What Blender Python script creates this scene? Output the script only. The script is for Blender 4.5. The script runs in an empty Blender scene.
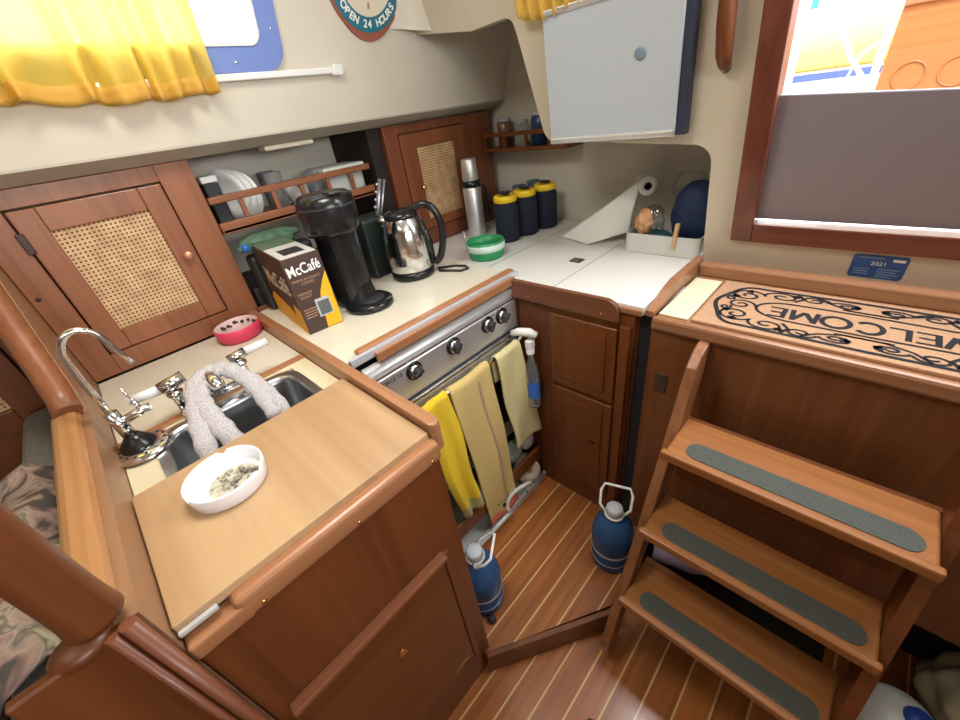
import bpy, bmesh, math, random
from mathutils import Vector, Matrix
random.seed(7)
PI = math.pi
sc = bpy.context.scene
COL = sc.collection
ROOT = {}          # object name -> world location of its top-level thing

# ------------------------------------------------------------------ materials
def mat(name, col=(.8,.8,.8), rough=.5, metal=0, spec=.5, trans=0, alpha=1, ior=1.45, coat=0):
    m = bpy.data.materials.new(name); m.use_nodes = True
    b = m.node_tree.nodes['Principled BSDF']
    b.inputs['Base Color'].default_value = (*col, 1)
    b.inputs['Roughness'].default_value = rough
    b.inputs['Metallic'].default_value = metal
    b.inputs['Specular IOR Level'].default_value = spec
    b.inputs['Transmission Weight'].default_value = trans
    b.inputs['IOR'].default_value = ior
    b.inputs['Alpha'].default_value = alpha
    b.inputs['Coat Weight'].default_value = coat
    b.inputs['Coat Roughness'].default_value = .15
    return m
def N(m, t, **kw):
    n = m.node_tree.nodes.new(t)
    for k, v in kw.items(): setattr(n, k, v)
    return n
def LK(m, a, b): m.node_tree.links.new(a, b)
def coords(m, scale):
    tc = N(m, 'ShaderNodeTexCoord'); mp = N(m, 'ShaderNodeMapping')
    mp.inputs['Scale'].default_value = scale
    LK(m, tc.outputs['Object'], mp.inputs['Vector']); return mp.outputs['Vector']
def ramp(m, fac, stops):
    r = N(m, 'ShaderNodeValToRGB'); e = r.color_ramp.elements
    while len(e) < len(stops): e.new(.5)
    for i, (p, c) in enumerate(stops): e[i].position = p; e[i].color = (*c, 1)
    LK(m, fac, r.inputs['Fac']); return r.outputs['Color']
def bump(m, h, strength=.2, dist=.002):
    b = N(m, 'ShaderNodeBump'); b.inputs['Strength'].default_value = strength; b.inputs['Distance'].default_value = dist
    LK(m, h, b.inputs['Height']); LK(m, b.outputs['Normal'], m.node_tree.nodes['Principled BSDF'].inputs['Normal'])
def wood(name, c1, c2, axis='y', rough=.40, fine=60, coat=.12):
    m = mat(name, c1, rough, coat=coat); b = m.node_tree.nodes['Principled BSDF']
    s = {'x': (1.5,fine,fine), 'y': (fine,1.5,fine), 'z': (fine,fine,1.5)}[axis]
    n = N(m, 'ShaderNodeTexNoise'); n.inputs['Scale'].default_value = 1; n.inputs['Detail'].default_value = 5; n.inputs['Distortion'].default_value = .4
    LK(m, coords(m, s), n.inputs['Vector'])
    n2 = N(m, 'ShaderNodeTexNoise'); n2.inputs['Scale'].default_value = 1; n2.inputs['Detail'].default_value = 3
    LK(m, coords(m, tuple(v*.12 for v in s)), n2.inputs['Vector'])
    a = N(m, 'ShaderNodeMath', operation='ADD'); LK(m, n.outputs['Fac'], a.inputs[0]); LK(m, n2.outputs['Fac'], a.inputs[1])
    d = N(m, 'ShaderNodeMath', operation='MULTIPLY'); d.inputs[1].default_value = .5; LK(m, a.outputs[0], d.inputs[0])
    LK(m, ramp(m, d.outputs[0], [(.36, c2), (.62, c1)]), b.inputs['Base Color'])
    return m
def noisy(name, c1, c2, scale=20, rough=.6, bmp=0, metal=0, bd=.001):
    m = mat(name, c1, rough, metal); b = m.node_tree.nodes['Principled BSDF']
    n = N(m, 'ShaderNodeTexNoise'); n.inputs['Scale'].default_value = 1; n.inputs['Detail'].default_value = 4
    LK(m, coords(m, (scale,)*3), n.inputs['Vector'])
    LK(m, ramp(m, n.outputs['Fac'], [(.35, c2), (.65, c1)]), b.inputs['Base Color'])
    if bmp: bump(m, n.outputs['Fac'], bmp, bd)
    return m

TEAK_Z = wood('teak upright grain', (.285,.105,.046), (.19,.065,.026), 'z')
TEAK_Y = wood('teak fore and aft grain', (.285,.105,.046), (.19,.065,.026), 'y')
TEAK_X = wood('teak athwart grain', (.285,.105,.046), (.19,.065,.026), 'x')
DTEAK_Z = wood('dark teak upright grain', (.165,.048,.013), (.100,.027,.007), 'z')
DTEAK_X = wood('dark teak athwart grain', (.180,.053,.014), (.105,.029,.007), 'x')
DTEAK_Y = wood('dark teak fore and aft grain', (.180,.053,.014), (.105,.029,.007), 'y')
MAHOG = wood('mahogany frame', (.20,.06,.035), (.12,.034,.02), 'z', .3)
MAHOG_X = wood('mahogany sill', (.20,.06,.035), (.12,.034,.02), 'x', .3)
GOLD_X = wood('worn golden rail', (.50,.26,.105), (.34,.15,.055), 'x', .4)
HONEY_X = wood('honey tread wood', (.36,.145,.045), (.23,.082,.024), 'x', .35)
HONEY_Y = wood('honey trim wood', (.42,.19,.085), (.28,.115,.05), 'y', .35)
TRIM_X = wood('landing edge wood', (.36,.175,.09), (.25,.11,.052), 'x', .35)
MAPLE = wood('maple board', (.52,.335,.18), (.38,.225,.11), 'x', .42, 26, .1)
PLY_X = wood('partition inner face', (.36,.195,.105), (.27,.13,.066), 'x', .45, 20)
ORANGE_W = wood('varnished cockpit table', (.42,.165,.06), (.34,.125,.04), 'x', .3)
CREAM = noisy('cream gelcoat', (.66,.61,.51), (.62,.57,.475), 4, .42)
CREAMB = noisy('bulkhead cream', (.60,.54,.42), (.56,.50,.385), 4, .45)
WHITE = mat('white gloss plastic', (.80,.80,.78), .3)
LAM = noisy('ivory laminate', (.72,.67,.55), (.69,.635,.515), 6, .25)
TILE = noisy('white counter laminate', (.74,.72,.68), (.71,.69,.65), 5, .22)
STRIP = mat('pale yellow strip', (.74,.66,.46), .4)
GROUT = mat('grey seam', (.22,.20,.18), .7)
BLACK = mat('black plastic', (.012,.012,.013), .22)
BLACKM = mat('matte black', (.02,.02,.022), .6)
NAVY = noisy('navy fabric', (.012,.018,.035), (.008,.012,.024), 80, .85)
STEEL = mat('brushed stainless', (.72,.72,.72), .42, .8)
SINKST = mat('satin sink steel', (.48,.50,.52), .3, 1)
CHROME = mat('chrome', (.74,.74,.75), .14, 1)
BRASS = mat('brass', (.72,.46,.16), .25, 1)
COPPER = mat('copper knob', (.62,.30,.17), .35, .6)
GRIP = noisy('grey grip tape', (.085,.092,.080), (.06,.067,.057), 260, .9, .4)
YEL = mat('yellow cap', (.85,.58,.02), .4)
GREEN = mat('green plastic', (.02,.26,.09), .35)
PINK = mat('pink silicone', (.74,.06,.13), .45)
BLUEG = mat('blue jug plastic', (.06,.16,.38), .2, trans=.45, ior=1.2)
GREYP = mat('grey cap plastic', (.46,.48,.52), .4)
CLEAR = mat('clear plastic', (.85,.88,.9), .08, trans=.9, ior=1.15)
GLASS = mat('glassware', (.9,.93,.93), .05, trans=.85, ior=1.3)
PAPER = mat('white paper', (.78,.76,.72), .8)
PAPERG = mat('greyish white ceramic', (.62,.62,.60), .3)
TOWY = noisy('bright yellow terry', (.80,.56,.03), (.66,.44,.02), 300, .95, .6)
TOWT = noisy('tan yellow terry', (.64,.48,.19), (.55,.39,.14), 300, .95, .6)
TOWC = noisy('cream terry', (.66,.58,.30), (.58,.50,.24), 300, .95, .6)
TOWH = noisy('faded hem', (.45,.40,.16), (.38,.33,.13), 300, .95, .4)
CORAL = noisy('coral hem', (.75,.20,.13), (.62,.14,.09), 200, .95, .4)
BROWNP = mat('brown box print', (.060,.032,.024), .5)
BOXY = mat('yellow box print', (.85,.42,.01), .5)
INK = mat('black ink', (.012,.012,.016), .8)
WHINK = mat('white ink', (.85,.85,.83), .6)
TANINK = mat('tan ink', (.42,.25,.15), .6)
TEAL = mat('teal enamel', (.02,.17,.24), .4)
CREAMP = mat('cream enamel', (.72,.66,.52), .4)
RUST = mat('reddish brown rim', (.30,.10,.06), .5)
STICK = mat('blue sticker', (.035,.10,.30), .35)
PALEBLUE = mat('pale blue print', (.18,.32,.50), .5)
MATBR = noisy('coir mat', (.46,.27,.155), (.40,.225,.125), 120, .95, .4)
BLUEFR = mat('blue window frame with flare', (.17,.25,.56), .35)  # blue frame, lightened by lens flare put into its colour
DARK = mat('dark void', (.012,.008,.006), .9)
GREYC = noisy('grey cushion', (.16,.145,.125), (.13,.115,.10), 60, .95, .2)
HOLLY = mat('holly strip', (.56,.36,.14), .4)

# floor: teak planks with pale strips every 75.7 mm along y
def sole_mat():
    m = mat('teak and holly sole', (.3,.12,.05), .32, coat=.3); b = m.node_tree.nodes['Principled BSDF']
    tc = N(m, 'ShaderNodeTexCoord'); sp = N(m, 'ShaderNodeSeparateXYZ'); LK(m, tc.outputs['Object'], sp.inputs[0])
    a = N(m, 'ShaderNodeMath', operation='ADD'); a.inputs[1].default_value = 10*.0757; LK(m, sp.outputs[0], a.inputs[0])
    dv = N(m, 'ShaderNodeMath', operation='DIVIDE'); dv.inputs[1].default_value = .0757; LK(m, a.outputs[0], dv.inputs[0])
    fr = N(m, 'ShaderNodeMath', operation='FRACT'); LK(m, dv.outputs[0], fr.inputs[0])
    fl = N(m, 'ShaderNodeMath', operation='FLOOR'); LK(m, dv.outputs[0], fl.inputs[0])
    lt = N(m, 'ShaderNodeMath', operation='LESS_THAN'); lt.inputs[1].default_value = .075; LK(m, fr.outputs[0], lt.inputs[0])
    n = N(m, 'ShaderNodeTexNoise'); n.inputs['Scale'].default_value = 1; n.inputs['Detail'].default_value = 5
    LK(m, coords(m, (50,3,1)), n.inputs['Vector'])
    wn = N(m, 'ShaderNodeTexWhiteNoise', noise_dimensions='1D'); LK(m, fl.outputs[0], wn.inputs['W'])
    ad = N(m, 'ShaderNodeMath', operation='MULTIPLY_ADD'); ad.inputs[1].default_value = .28; LK(m, wn.outputs['Value'], ad.inputs[0]); LK(m, n.outputs['Fac'], ad.inputs[2])
    c = ramp(m, ad.outputs[0], [(.35, (.18,.052,.012)), (.9, (.38,.13,.032))])
    mx = N(m, 'ShaderNodeMix', data_type='RGBA'); LK(m, lt.outputs[0], mx.inputs[0]); LK(m, c, mx.inputs[6]); mx.inputs[7].default_value = (.58,.37,.15,1)
    LK(m, mx.outputs[2], b.inputs['Base Color'])
    return m
SOLE = sole_mat()

def cane_mat():
    m = mat('woven cane', (.55,.38,.17), .6); b = m.node_tree.nodes['Principled BSDF']
    tc = N(m, 'ShaderNodeTexCoord'); sp = N(m, 'ShaderNodeSeparateXYZ'); LK(m, tc.outputs['Object'], sp.inputs[0])
    ds = []
    for k in (1, 2):
        a = N(m, 'ShaderNodeMath', operation='MULTIPLY'); a.inputs[1].default_value = 1/.0102; LK(m, sp.outputs[k], a.inputs[0])
        f = N(m, 'ShaderNodeMath', operation='FRACT'); LK(m, a.outputs[0], f.inputs[0])
        s = N(m, 'ShaderNodeMath', operation='SUBTRACT'); s.inputs[1].default_value = .5; LK(m, f.outputs[0], s.inputs[0])
        p = N(m, 'ShaderNodeMath', operation='POWER'); p.inputs[1].default_value = 2; LK(m, s.outputs[0], p.inputs[0]); ds.append(p)
    ad = N(m, 'ShaderNodeMath', operation='ADD'); LK(m, ds[0].outputs[0], ad.inputs[0]); LK(m, ds[1].outputs[0], ad.inputs[1])
    lt = N(m, 'ShaderNodeMath', operation='LESS_THAN'); lt.inputs[1].default_value = .066; LK(m, ad.outputs[0], lt.inputs[0])
    n = N(m, 'ShaderNodeTexNoise'); n.inputs['Scale'].default_value = 22; LK(m, tc.outputs['Object'], n.inputs['Vector'])
    c = ramp(m, n.outputs['Fac'], [(.35, (.46,.28,.135)), (.65, (.66,.43,.235))])
    mx = N(m, 'ShaderNodeMix', data_type='RGBA'); LK(m, lt.outputs[0], mx.inputs[0]); LK(m, c, mx.inputs[6]); mx.inputs[7].default_value = (.085,.038,.016,1)
    LK(m, mx.outputs[2], b.inputs['Base Color']); bump(m, ad.outputs[0], .4)
    return m
CANE = cane_mat()

def curtain_mat(name, col, tcol):
    m = bpy.data.materials.new(name); m.use_nodes = True; nt = m.node_tree; nt.nodes.clear()
    d = nt.nodes.new('ShaderNodeBsdfDiffuse'); t = nt.nodes.new('ShaderNodeBsdfTranslucent'); x = nt.nodes.new('ShaderNodeMixShader'); o = nt.nodes.new('ShaderNodeOutputMaterial')
    d.inputs[0].default_value = (*col,1); t.inputs[0].default_value = (*tcol,1); x.inputs[0].default_value = .75
    nt.links.new(d.outputs[0], x.inputs[1]); nt.links.new(t.outputs[0], x.inputs[2]); nt.links.new(x.outputs[0], o.inputs[0]); return m
CURT = curtain_mat('yellow curtain cloth', (.92,.70,.20), (1.0,.90,.42))
CURT2 = curtain_mat('gold curtain cloth', (.92,.72,.26), (1.0,.85,.35))
def veil(m, f):
    nt = m.node_tree; o = [n for n in nt.nodes if n.type == 'OUTPUT_MATERIAL'][0]; src = o.inputs[0].links[0].from_socket
    t = nt.nodes.new('ShaderNodeBsdfTransparent'); x = nt.nodes.new('ShaderNodeMixShader'); x.inputs[0].default_value = f
    nt.links.new(src, x.inputs[1]); nt.links.new(t.outputs[0], x.inputs[2]); nt.links.new(x.outputs[0], o.inputs[0])
veil(CURT, .10)
def pane_mat(name, tint, g=.08):
    m = bpy.data.materials.new(name); m.use_nodes = True; nt = m.node_tree; nt.nodes.clear()
    d = nt.nodes.new('ShaderNodeBsdfTransparent'); t = nt.nodes.new('ShaderNodeBsdfGlossy'); x = nt.nodes.new('ShaderNodeMixShader'); o = nt.nodes.new('ShaderNodeOutputMaterial')
    d.inputs[0].default_value = (*tint,1); t.inputs['Roughness'].default_value = .03; x.inputs[0].default_value = g
    nt.links.new(d.outputs[0], x.inputs[1]); nt.links.new(t.outputs[0], x.inputs[2]); nt.links.new(x.outputs[0], o.inputs[0]); return m
PANE = pane_mat('window pane', (.97,.98,1))
FILM = pane_mat('crinkled clear film', (.86,.88,.90), .12)
GLARE_GREY = mat('glare grey washboard', (.25,.215,.235), .3, spec=.6)  # grey-mauve has veiling lens glare mixed into the board's colour
BOARD = mat('satin silver board', (.50,.55,.60), .35, spec=.6)
KNIT = noisy('grey knitted cotton', (.62,.59,.60), (.40,.37,.39), 330, .95, 1, bd=.004)

# ------------------------------------------------------------------ mesh helpers
class MB:
    def __init__(s): s.bm = bmesh.new(); s.M = Matrix.Identity(4); s.mats = []; s.mi = 0
    def at(s, M): s.M = M; return s
    def v(s, p): return s.bm.verts.new(s.M @ Vector(p))
    def use(s, m):
        if m not in s.mats: s.mats.append(m)
        s.mi = s.mats.index(m); return s
    def face(s, vs, smooth=False):
        try: f = s.bm.faces.new(vs)
        except ValueError: return None
        f.smooth = smooth; f.material_index = s.mi; return f
    def box(s, x0, x1, y0, y1, z0, z1, bev=0, seg=2):
        vs = [s.v((x,y,z)) for z in (z0,z1) for y in (y0,y1) for x in (x0,x1)]
        fs = [s.face([vs[i] for i in q]) for q in ((0,2,3,1),(4,5,7,6),(0,1,5,4),(2,6,7,3),(0,4,6,2),(1,3,7,5))]
        if bev:
            es = list({e for f in fs for e in f.edges})
            bmesh.ops.bevel(s.bm, geom=es, offset=bev, segments=seg, profile=.5, affect='EDGES')
        return s
    def prism(s, poly, mp, t0, t1, bev=0):
        """poly in (u,v); mp(u,v,t) -> xyz"""
        a = [s.v(mp(u,v,t0)) for u,v in poly]; b = [s.v(mp(u,v,t1)) for u,v in poly]; n = len(poly)
        f0 = s.face(a); f1 = s.face(b[::-1]); sd = []
        for i in range(n): sd.append(s.face([a[i], b[i], b[(i+1)%n], a[(i+1)%n]]))
        if bev:
            es = list({e for f in (f0, f1) if f for e in f.edges})
            bmesh.ops.bevel(s.bm, geom=es, offset=bev, segments=2, profile=.5, affect='EDGES')
        return s
    def ring(s, outer, inner, mp, t0, t1):
        n = len(outer)
        L = [[s.v(mp(u,v,t)) for u,v in P] for P in (outer, inner) for t in (t0, t1)]
        oa, ob, ia, ib = L
        for i in range(n):
            j = (i+1)%n
            s.face([oa[i],oa[j],ia[j],ia[i]]); s.face([ob[i],ib[i],ib[j],ob[j]])
            s.face([oa[i],ob[i],ob[j],oa[j]]); s.face([ia[i],ia[j],ib[j],ib[i]])
        return s
    def lathe(s, prof, c=(0,0,0), seg=32, sx=1, sy=1, smooth=True):
        rings = []
        for r, z in prof:
            if r < 1e-5: rings.append([s.v((c[0], c[1], c[2]+z))])
            else: rings.append([s.v((c[0]+r*sx*math.cos(2*PI*i/seg), c[1]+r*sy*math.sin(2*PI*i/seg), c[2]+z)) for i in range(seg)])
        for a, b in zip(rings, rings[1:]):
            for i in range(seg):
                j = (i+1)%seg
                if len(a) == 1 and len(b) == 1: continue
                if len(a) == 1: s.face([a[0], b[j], b[i]], smooth)
                elif len(b) == 1: s.face([a[i], a[j], b[0]], smooth)
                else: s.face([a[i], a[j], b[j], b[i]], smooth)
        return s
    def tube(s, pts, r, seg=10, closed=False, sx=1, up=None, smooth=True, caps=True):
        pts = [Vector(p) for p in pts]; n = len(pts); rings = []; prev = None
        for i, p in enumerate(pts):
            if closed: d = pts[(i+1)%n]-pts[i-1]
            else: d = pts[min(i+1,n-1)]-pts[max(i-1,0)]
            d.normalize()
            if prev is None:
                u = Vector(up) if up else (Vector((0,0,1)) if abs(d.z) < .9 else Vector((1,0,0)))
            else: u = prev
            u = (u - d*u.dot(d)).normalized(); prev = u; w = d.cross(u)
            ri = r[i] if isinstance(r, (list,tuple)) else r
            rings.append([s.v(p + (u*math.cos(2*PI*k/seg)*ri + w*math.sin(2*PI*k/seg)*ri*sx)) for k in range(seg)])
        m = n if closed else n-1
        for i in range(m):
            a, b = rings[i], rings[(i+1)%n]
            for k in range(seg): s.face([a[k], a[(k+1)%seg], b[(k+1)%seg], b[k]], smooth)
        if not closed and caps: s.face(rings[0][::-1]); s.face(rings[-1])
        return s
    def ribbon(s, pts, w, mp=lambda u,v: (u,v,0)):
        """flat inked line of width w through 2-D pts"""
        n = len(pts); L = []
        for i in range(n):
            x0,y0 = pts[max(i-1,0)]; x1,y1 = pts[min(i+1,n-1)]; dx,dy = x1-x0,y1-y0; d = math.hypot(dx,dy) or 1
            wi = w[i] if isinstance(w, list) else w
            nx,ny = -dy/d*wi/2, dx/d*wi/2; u,v = pts[i]
            L.append((s.v(mp(u+nx,v+ny)), s.v(mp(u-nx,v-ny))))
        for a,b in zip(L, L[1:]): s.face([a[0],a[1],b[1],b[0]])
        return s
    def grid(s, f, nu, nv, smooth=True, wrap=False):
        V = [[s.v(f(i/nu, j/nv)) for j in range(nv+1)] for i in range(nu+1)]
        for i in range(nu):
            for j in range(nv): s.face([V[i][j], V[i+1][j], V[i+1][j+1], V[i][j+1]], smooth)
        return s
    def ball(s, c, r, sx=1, sy=1, sz=1, seg=16):
        return s.lathe([(r*math.sin(PI*i/10), -r*sz*math.cos(PI*i/10)) for i in range(11)], c, seg, sx, sy)
    def text(s, body, size, M, ext=.0004, align='CENTER', space=1.0, bold=0):
        cu = bpy.data.curves.new('lettering', 'FONT'); cu.body = body; cu.size = size; cu.extrude = ext
        cu.align_x = align; cu.align_y = 'CENTER'; cu.space_character = space; cu.offset = bold
        o = bpy.data.objects.new('lettering', cu); COL.objects.link(o)
        dg = bpy.context.evaluated_depsgraph_get(); me = bpy.data.meshes.new_from_object(o.evaluated_get(dg))
        bpy.data.objects.remove(o)
        base = len(s.bm.verts); nf = len(s.bm.faces)
        me.transform(s.M @ M); s.bm.from_mesh(me); s.bm.faces.ensure_lookup_table()
        for f in s.bm.faces[nf:]: f.material_index = s.mi
        return s
    def build(s, name, m=None, parent=None, solid=0, local=False):
        bm = s.bm
        if m is not None and not s.mats: s.mats = [m]
        bmesh.ops.recalc_face_normals(bm, faces=bm.faces)
        if local: org = Vector((0,0,0))
        elif parent is not None: org = ROOT[parent.name]
        else:
            xs = [v.co for v in bm.verts]
            org = Vector(((min(v.x for v in xs)+max(v.x for v in xs))/2, (min(v.y for v in xs)+max(v.y for v in xs))/2, min(v.z for v in xs)))
        for v in bm.verts: v.co -= org
        me = bpy.data.meshes.new(name); bm.to_mesh(me); bm.free()
        for k in s.mats: me.materials.append(k)
        o = bpy.data.objects.new(name, me); COL.objects.link(o)
        if parent is not None: o.parent = parent; ROOT[o.name] = ROOT[parent.name]
        else: o.location = org; ROOT[o.name] = org.copy()
        if solid:
            md = o.modifiers.new('thickness', 'SOLIDIFY'); md.thickness = solid; md.offset = 0
        return o
def thing(name, label, cat, loc, group=None, local=False):
    o = bpy.data.objects.new(name, None); o.empty_display_size = .05; COL.objects.link(o); o.location = loc
    ROOT[o.name] = Vector((0,0,0)) if local else Vector(loc)
    return tag(o, label, cat, group)
def tag(o, label, cat, group=None, kind=None):
    o['label'] = label; o['category'] = cat
    if group: o['group'] = group
    if kind: o['kind'] = kind
    return o
def struct(o, label=None):
    o['kind'] = 'structure'
    if label: o['label'] = label
    return o
def lab(o, l): o['label'] = l; return o
def copy_tree(o, loc, parent=None):
    c = o.copy(); COL.objects.link(c)
    if parent is None: c.location = loc
    else: c.parent = parent
    for ch in list(o.children): copy_tree(ch, None, c)
    return c
def rrect(x0, x1, y0, y1, r, n=6):
    P = []
    for cx, cy, a0 in ((x1-r,y1-r,0), (x0+r,y1-r,PI/2), (x0+r,y0+r,PI), (x1-r,y0+r,1.5*PI)):
        for i in range(n+1):
            a = a0+PI/2*i/n; P.append((cx+r*math.cos(a), cy+r*math.sin(a)))
    return P
def arc(cx, cy, r, a0, a1, n=6):
    return [(cx+r*math.cos(math.radians(a0+(a1-a0)*i/n)), cy+r*math.sin(math.radians(a0+(a1-a0)*i/n))) for i in range(n+1)]
XY = lambda u,v,t: (u,v,t)
XZ = lambda u,v,t: (u,t,v)
YZ = lambda u,v,t: (t,u,v)
# leaning planes: the aft bulkhead leans towards the cabin, the cabin side leans inboard
LB = lambda x,z,t: (x, 1.35-.28*(z-.91)-t, z)
LH = lambda y,z,t: (-1.40+.30*(z-1.44)+t, y, z)

# ================================================================== SETTING
FZ = -.09
b = MB().box(-1.5,-.0,-.3,.0,0,0)  # discarded seed
b.bm.free()
# galley sole (raised) and saloon sole
m_ = MB(); m_.box(-.76,1.2,.24,1.9,-.03,0) if False else m_.prism([(-.76,.24),(-.475,.262),(-.25,.63),(-.25,1.9),(-.76,1.9)], XY, -.03, 0)
o = m_.build('floor', SOLE); struct(o, 'teak and holly galley sole'); o.data.transform(Matrix.Translation(o.location)); 
o.data.transform(Matrix.Translation((.425+.003,0,0))); o.location = (-.425-.003,0,0)
m_ = MB(); m_.box(-2.4,1.7,-2.4,1.9,FZ-.03,FZ)
o = m_.build('floor', SOLE); struct(o, 'teak and holly cabin sole'); o.data.transform(Matrix.Translation(o.location)); 
o.data.transform(Matrix.Translation((.222+.0757*.04,0,0))); o.location = (-.222-.0757*.04,0,0)
# threshold between the two levels
d = Vector((.23,.362,0)).normalized(); nrm = Vector((d.y,-d.x,0))
A = Vector((-.472,.262,0)); Bp = Vector((-.228,.642,0))
m_ = MB(); q = [A, Bp, Bp+nrm*.018, A+nrm*.018]
m_.prism([(p.x,p.y) for p in q], XY, FZ, .016, .003)
struct(m_.build('trim_1', DTEAK_Y), 'dark wooden threshold step between the two floor levels')

# hull side: upper leaning wall with the window opening, the shelf lip and the outboard wall
m_ = MB()
W0, W1, WB, WT = -.42, .60, 1.622, 1.86
ZT = 2.0
for (y0,y1,z0,z1) in ((-2.4,W0,1.437,ZT),(W1,1.66,1.437,ZT),(W0,W1,1.437,WB),(W0,W1,WT,ZT)):
    m_.prism([(y0,z0),(y1,z0),(y1,z1),(y0,z1)], LH, -.02, 0)
o = struct(m_.build('wall_hull', CREAM), 'cream upper cabin side')
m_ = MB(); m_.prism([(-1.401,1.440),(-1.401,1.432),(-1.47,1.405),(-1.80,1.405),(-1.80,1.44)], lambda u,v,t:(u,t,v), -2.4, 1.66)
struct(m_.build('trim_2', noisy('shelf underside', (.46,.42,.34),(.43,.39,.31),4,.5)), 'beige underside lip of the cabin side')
m_ = MB(); m_.box(-1.80,-1.76,-2.4,1.70,FZ,1.44); struct(m_.build('wall_outboard', CREAM), 'cream hull side behind the lockers')
m_ = MB()
Bq = [(-1.331,1.02,1.672,0),(-1.313,1.075,1.667,.2),(-1.286,1.120,1.660,.4),(-1.245,1.148,1.651,.65),(-1.193,1.160,1.641,.85),(-1.135,1.158,1.630,1),(-1.08,1.150,1.6195,1)]
rows = []
for x,y,z,f in Bq:
    rows.append([m_.v((x-.05*(1-f)-.01, y+.05*f+.01, z+.006)), m_.v((x,y,z)), m_.v((x+.3*.005*(1-f), y-.28*.005*f, z+.008)), m_.v((x+.30*(2.0-z)*(1-f), y-.28*(2.0-z)*f, 2.0))])
for a_,b_ in zip(rows, rows[1:]):
    for j in range(3): m_.face([a_[j],b_[j],b_[j+1],a_[j+1]], j == 2)
struct(m_.build('trim_3', CREAM), 'raised deck beam on the cabin side')
# back wall of the galley niche
m_ = MB(); m_.box(-1.80,-.30,1.66,1.70,FZ,2.0); struct(m_.build('wall_back', CREAM), 'pale back wall of the galley niche')
m_ = MB(); m_.prism([(1.385,.91),(1.66,.91),(1.66,2.0),(1.075,2.0)], YZ, -.352, -.330); struct(m_.build('wall_niche', CREAM), 'pale right side of the galley niche')
# aft bulkhead
m_ = MB()
left = [(-.361,.90)] + [(-.361,1.19)] + arc(-.411,1.212,.05,0,80) + [(-.806,1.289)] + arc(-.838,1.335,.045,265,190) + [(-.915,1.592)] + arc(-.948,1.592,.033,0,90,5) + [(-1.08,1.621),(-1.36,1.66),(-1.36,2.0),(-.262,2.0),(-.262,.90)]
m_.prism(left, LB, -.03, 0)
m_.prism([(-.262,.90),(.46,.90),(.46,1.03),(-.262,1.03)], LB, -.03, 0)
m_.prism([(.46,.0),(1.7,.0),(1.7,2.0),(.46,2.0)], LB, -.03, 0)
m_.prism([(-.262,1.93),(.46,1.93),(.46,2.0),(-.262,2.0)], LB, -.03, 0)
struct(m_.build('wall_bulkhead', CREAMB), 'cream aft bulkhead')
# ceiling, far cabin walls
m_ = MB(); m_.box(-1.4,1.7,-2.4,1.04,2.0,2.03); m_.box(-1.8,-.33,1.04,1.70,2.0,2.03); struct(m_.build('ceiling', CREAM), 'cream cabin ceiling')
m_ = MB(); m_.box(1.66,1.70,-2.4,1.6,FZ,2.0); struct(m_.build('wall_starboard', CREAM), 'cream cabin side opposite the galley')
m_ = MB(); m_.box(-1.8,1.70,-2.44,-2.40,FZ,2.0); struct(m_.build('wall_forward', CREAM), 'cream forward cabin wall')

# partition between galley and seat, its rail, end post
PY0, PY1 = -.205, -.1525
m_ = MB()
prof = [(-.478,FZ),(-.478,.988),(-1.10,.988),(-1.30,1.20),(-1.47,1.40),(-1.76,1.40),(-1.76,FZ)]
m_.prism(prof, XZ, -.185, PY1)
struct(m_.build('wall_partition', PLY_X), 'low wooden partition beside the sink')
m_ = MB()
m_.prism([(-.212,.970),(-.212,.994),(-.205,1.002),(-.196,1.006),(-.180,1.006),(-.170,1.001),(-.166,.992),(-.166,.980),(-.187,.970)], lambda u,v,t:(t,u,v), -1.10, -.50)
rail = m_.build('partition_rail', GOLD_X); tag(rail, 'golden worn wooden rail capping the partition left of the sink', 'rail')
m_ = MB()
m_.tube([(-1.085,-.178,1.005),(-1.13,-.178,1.03),(-1.20,-.178,1.105),(-1.30,-.178,1.215),(-1.43,-.178,1.375)], .021, 12, sx=1.15)
tag(m_.build('sloping_rail', TEAK_X), 'reddish wooden rail sloping up from the partition to the cabin side', 'rail')
# end post and stanchion
t = thing('end_post', 'dark red-brown moulded end board of the partition in the lower left corner', 'post', (-.46,-.2,FZ))
m_ = MB(); m_.box(-.476,-.462,-.262,-.166,FZ,.995,.003); m_.build('panel', DTEAK_Z, t)
m_ = MB(); m_.tube([(-.462,-.160,FZ),(-.462,-.160,.998)], .009, 8); m_.tube([(-.460,-.176,FZ),(-.460,-.176,.996)], .006, 8); m_.build('moulding', wood('moulding wood',(.20,.068,.032),(.13,.040,.018),'z'), t)
m_ = MB(); m_.ball((-.480,-.202,.992), .026, .9, 1.1, .6); m_.build('scroll', DTEAK_Z, t)
m_ = MB(); m_.lathe([(.0,0),(.027,0),(.027,.006),(.0255,.02),(.0245,.05),(.024,.12),(.024,.98),(.0,.98)], (-.492,-.182,1.006), 28)
tag(m_.build('stanchion', DTEAK_Z), 'thick round dark wooden pole rising from the partition end at left', 'pole')

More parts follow.
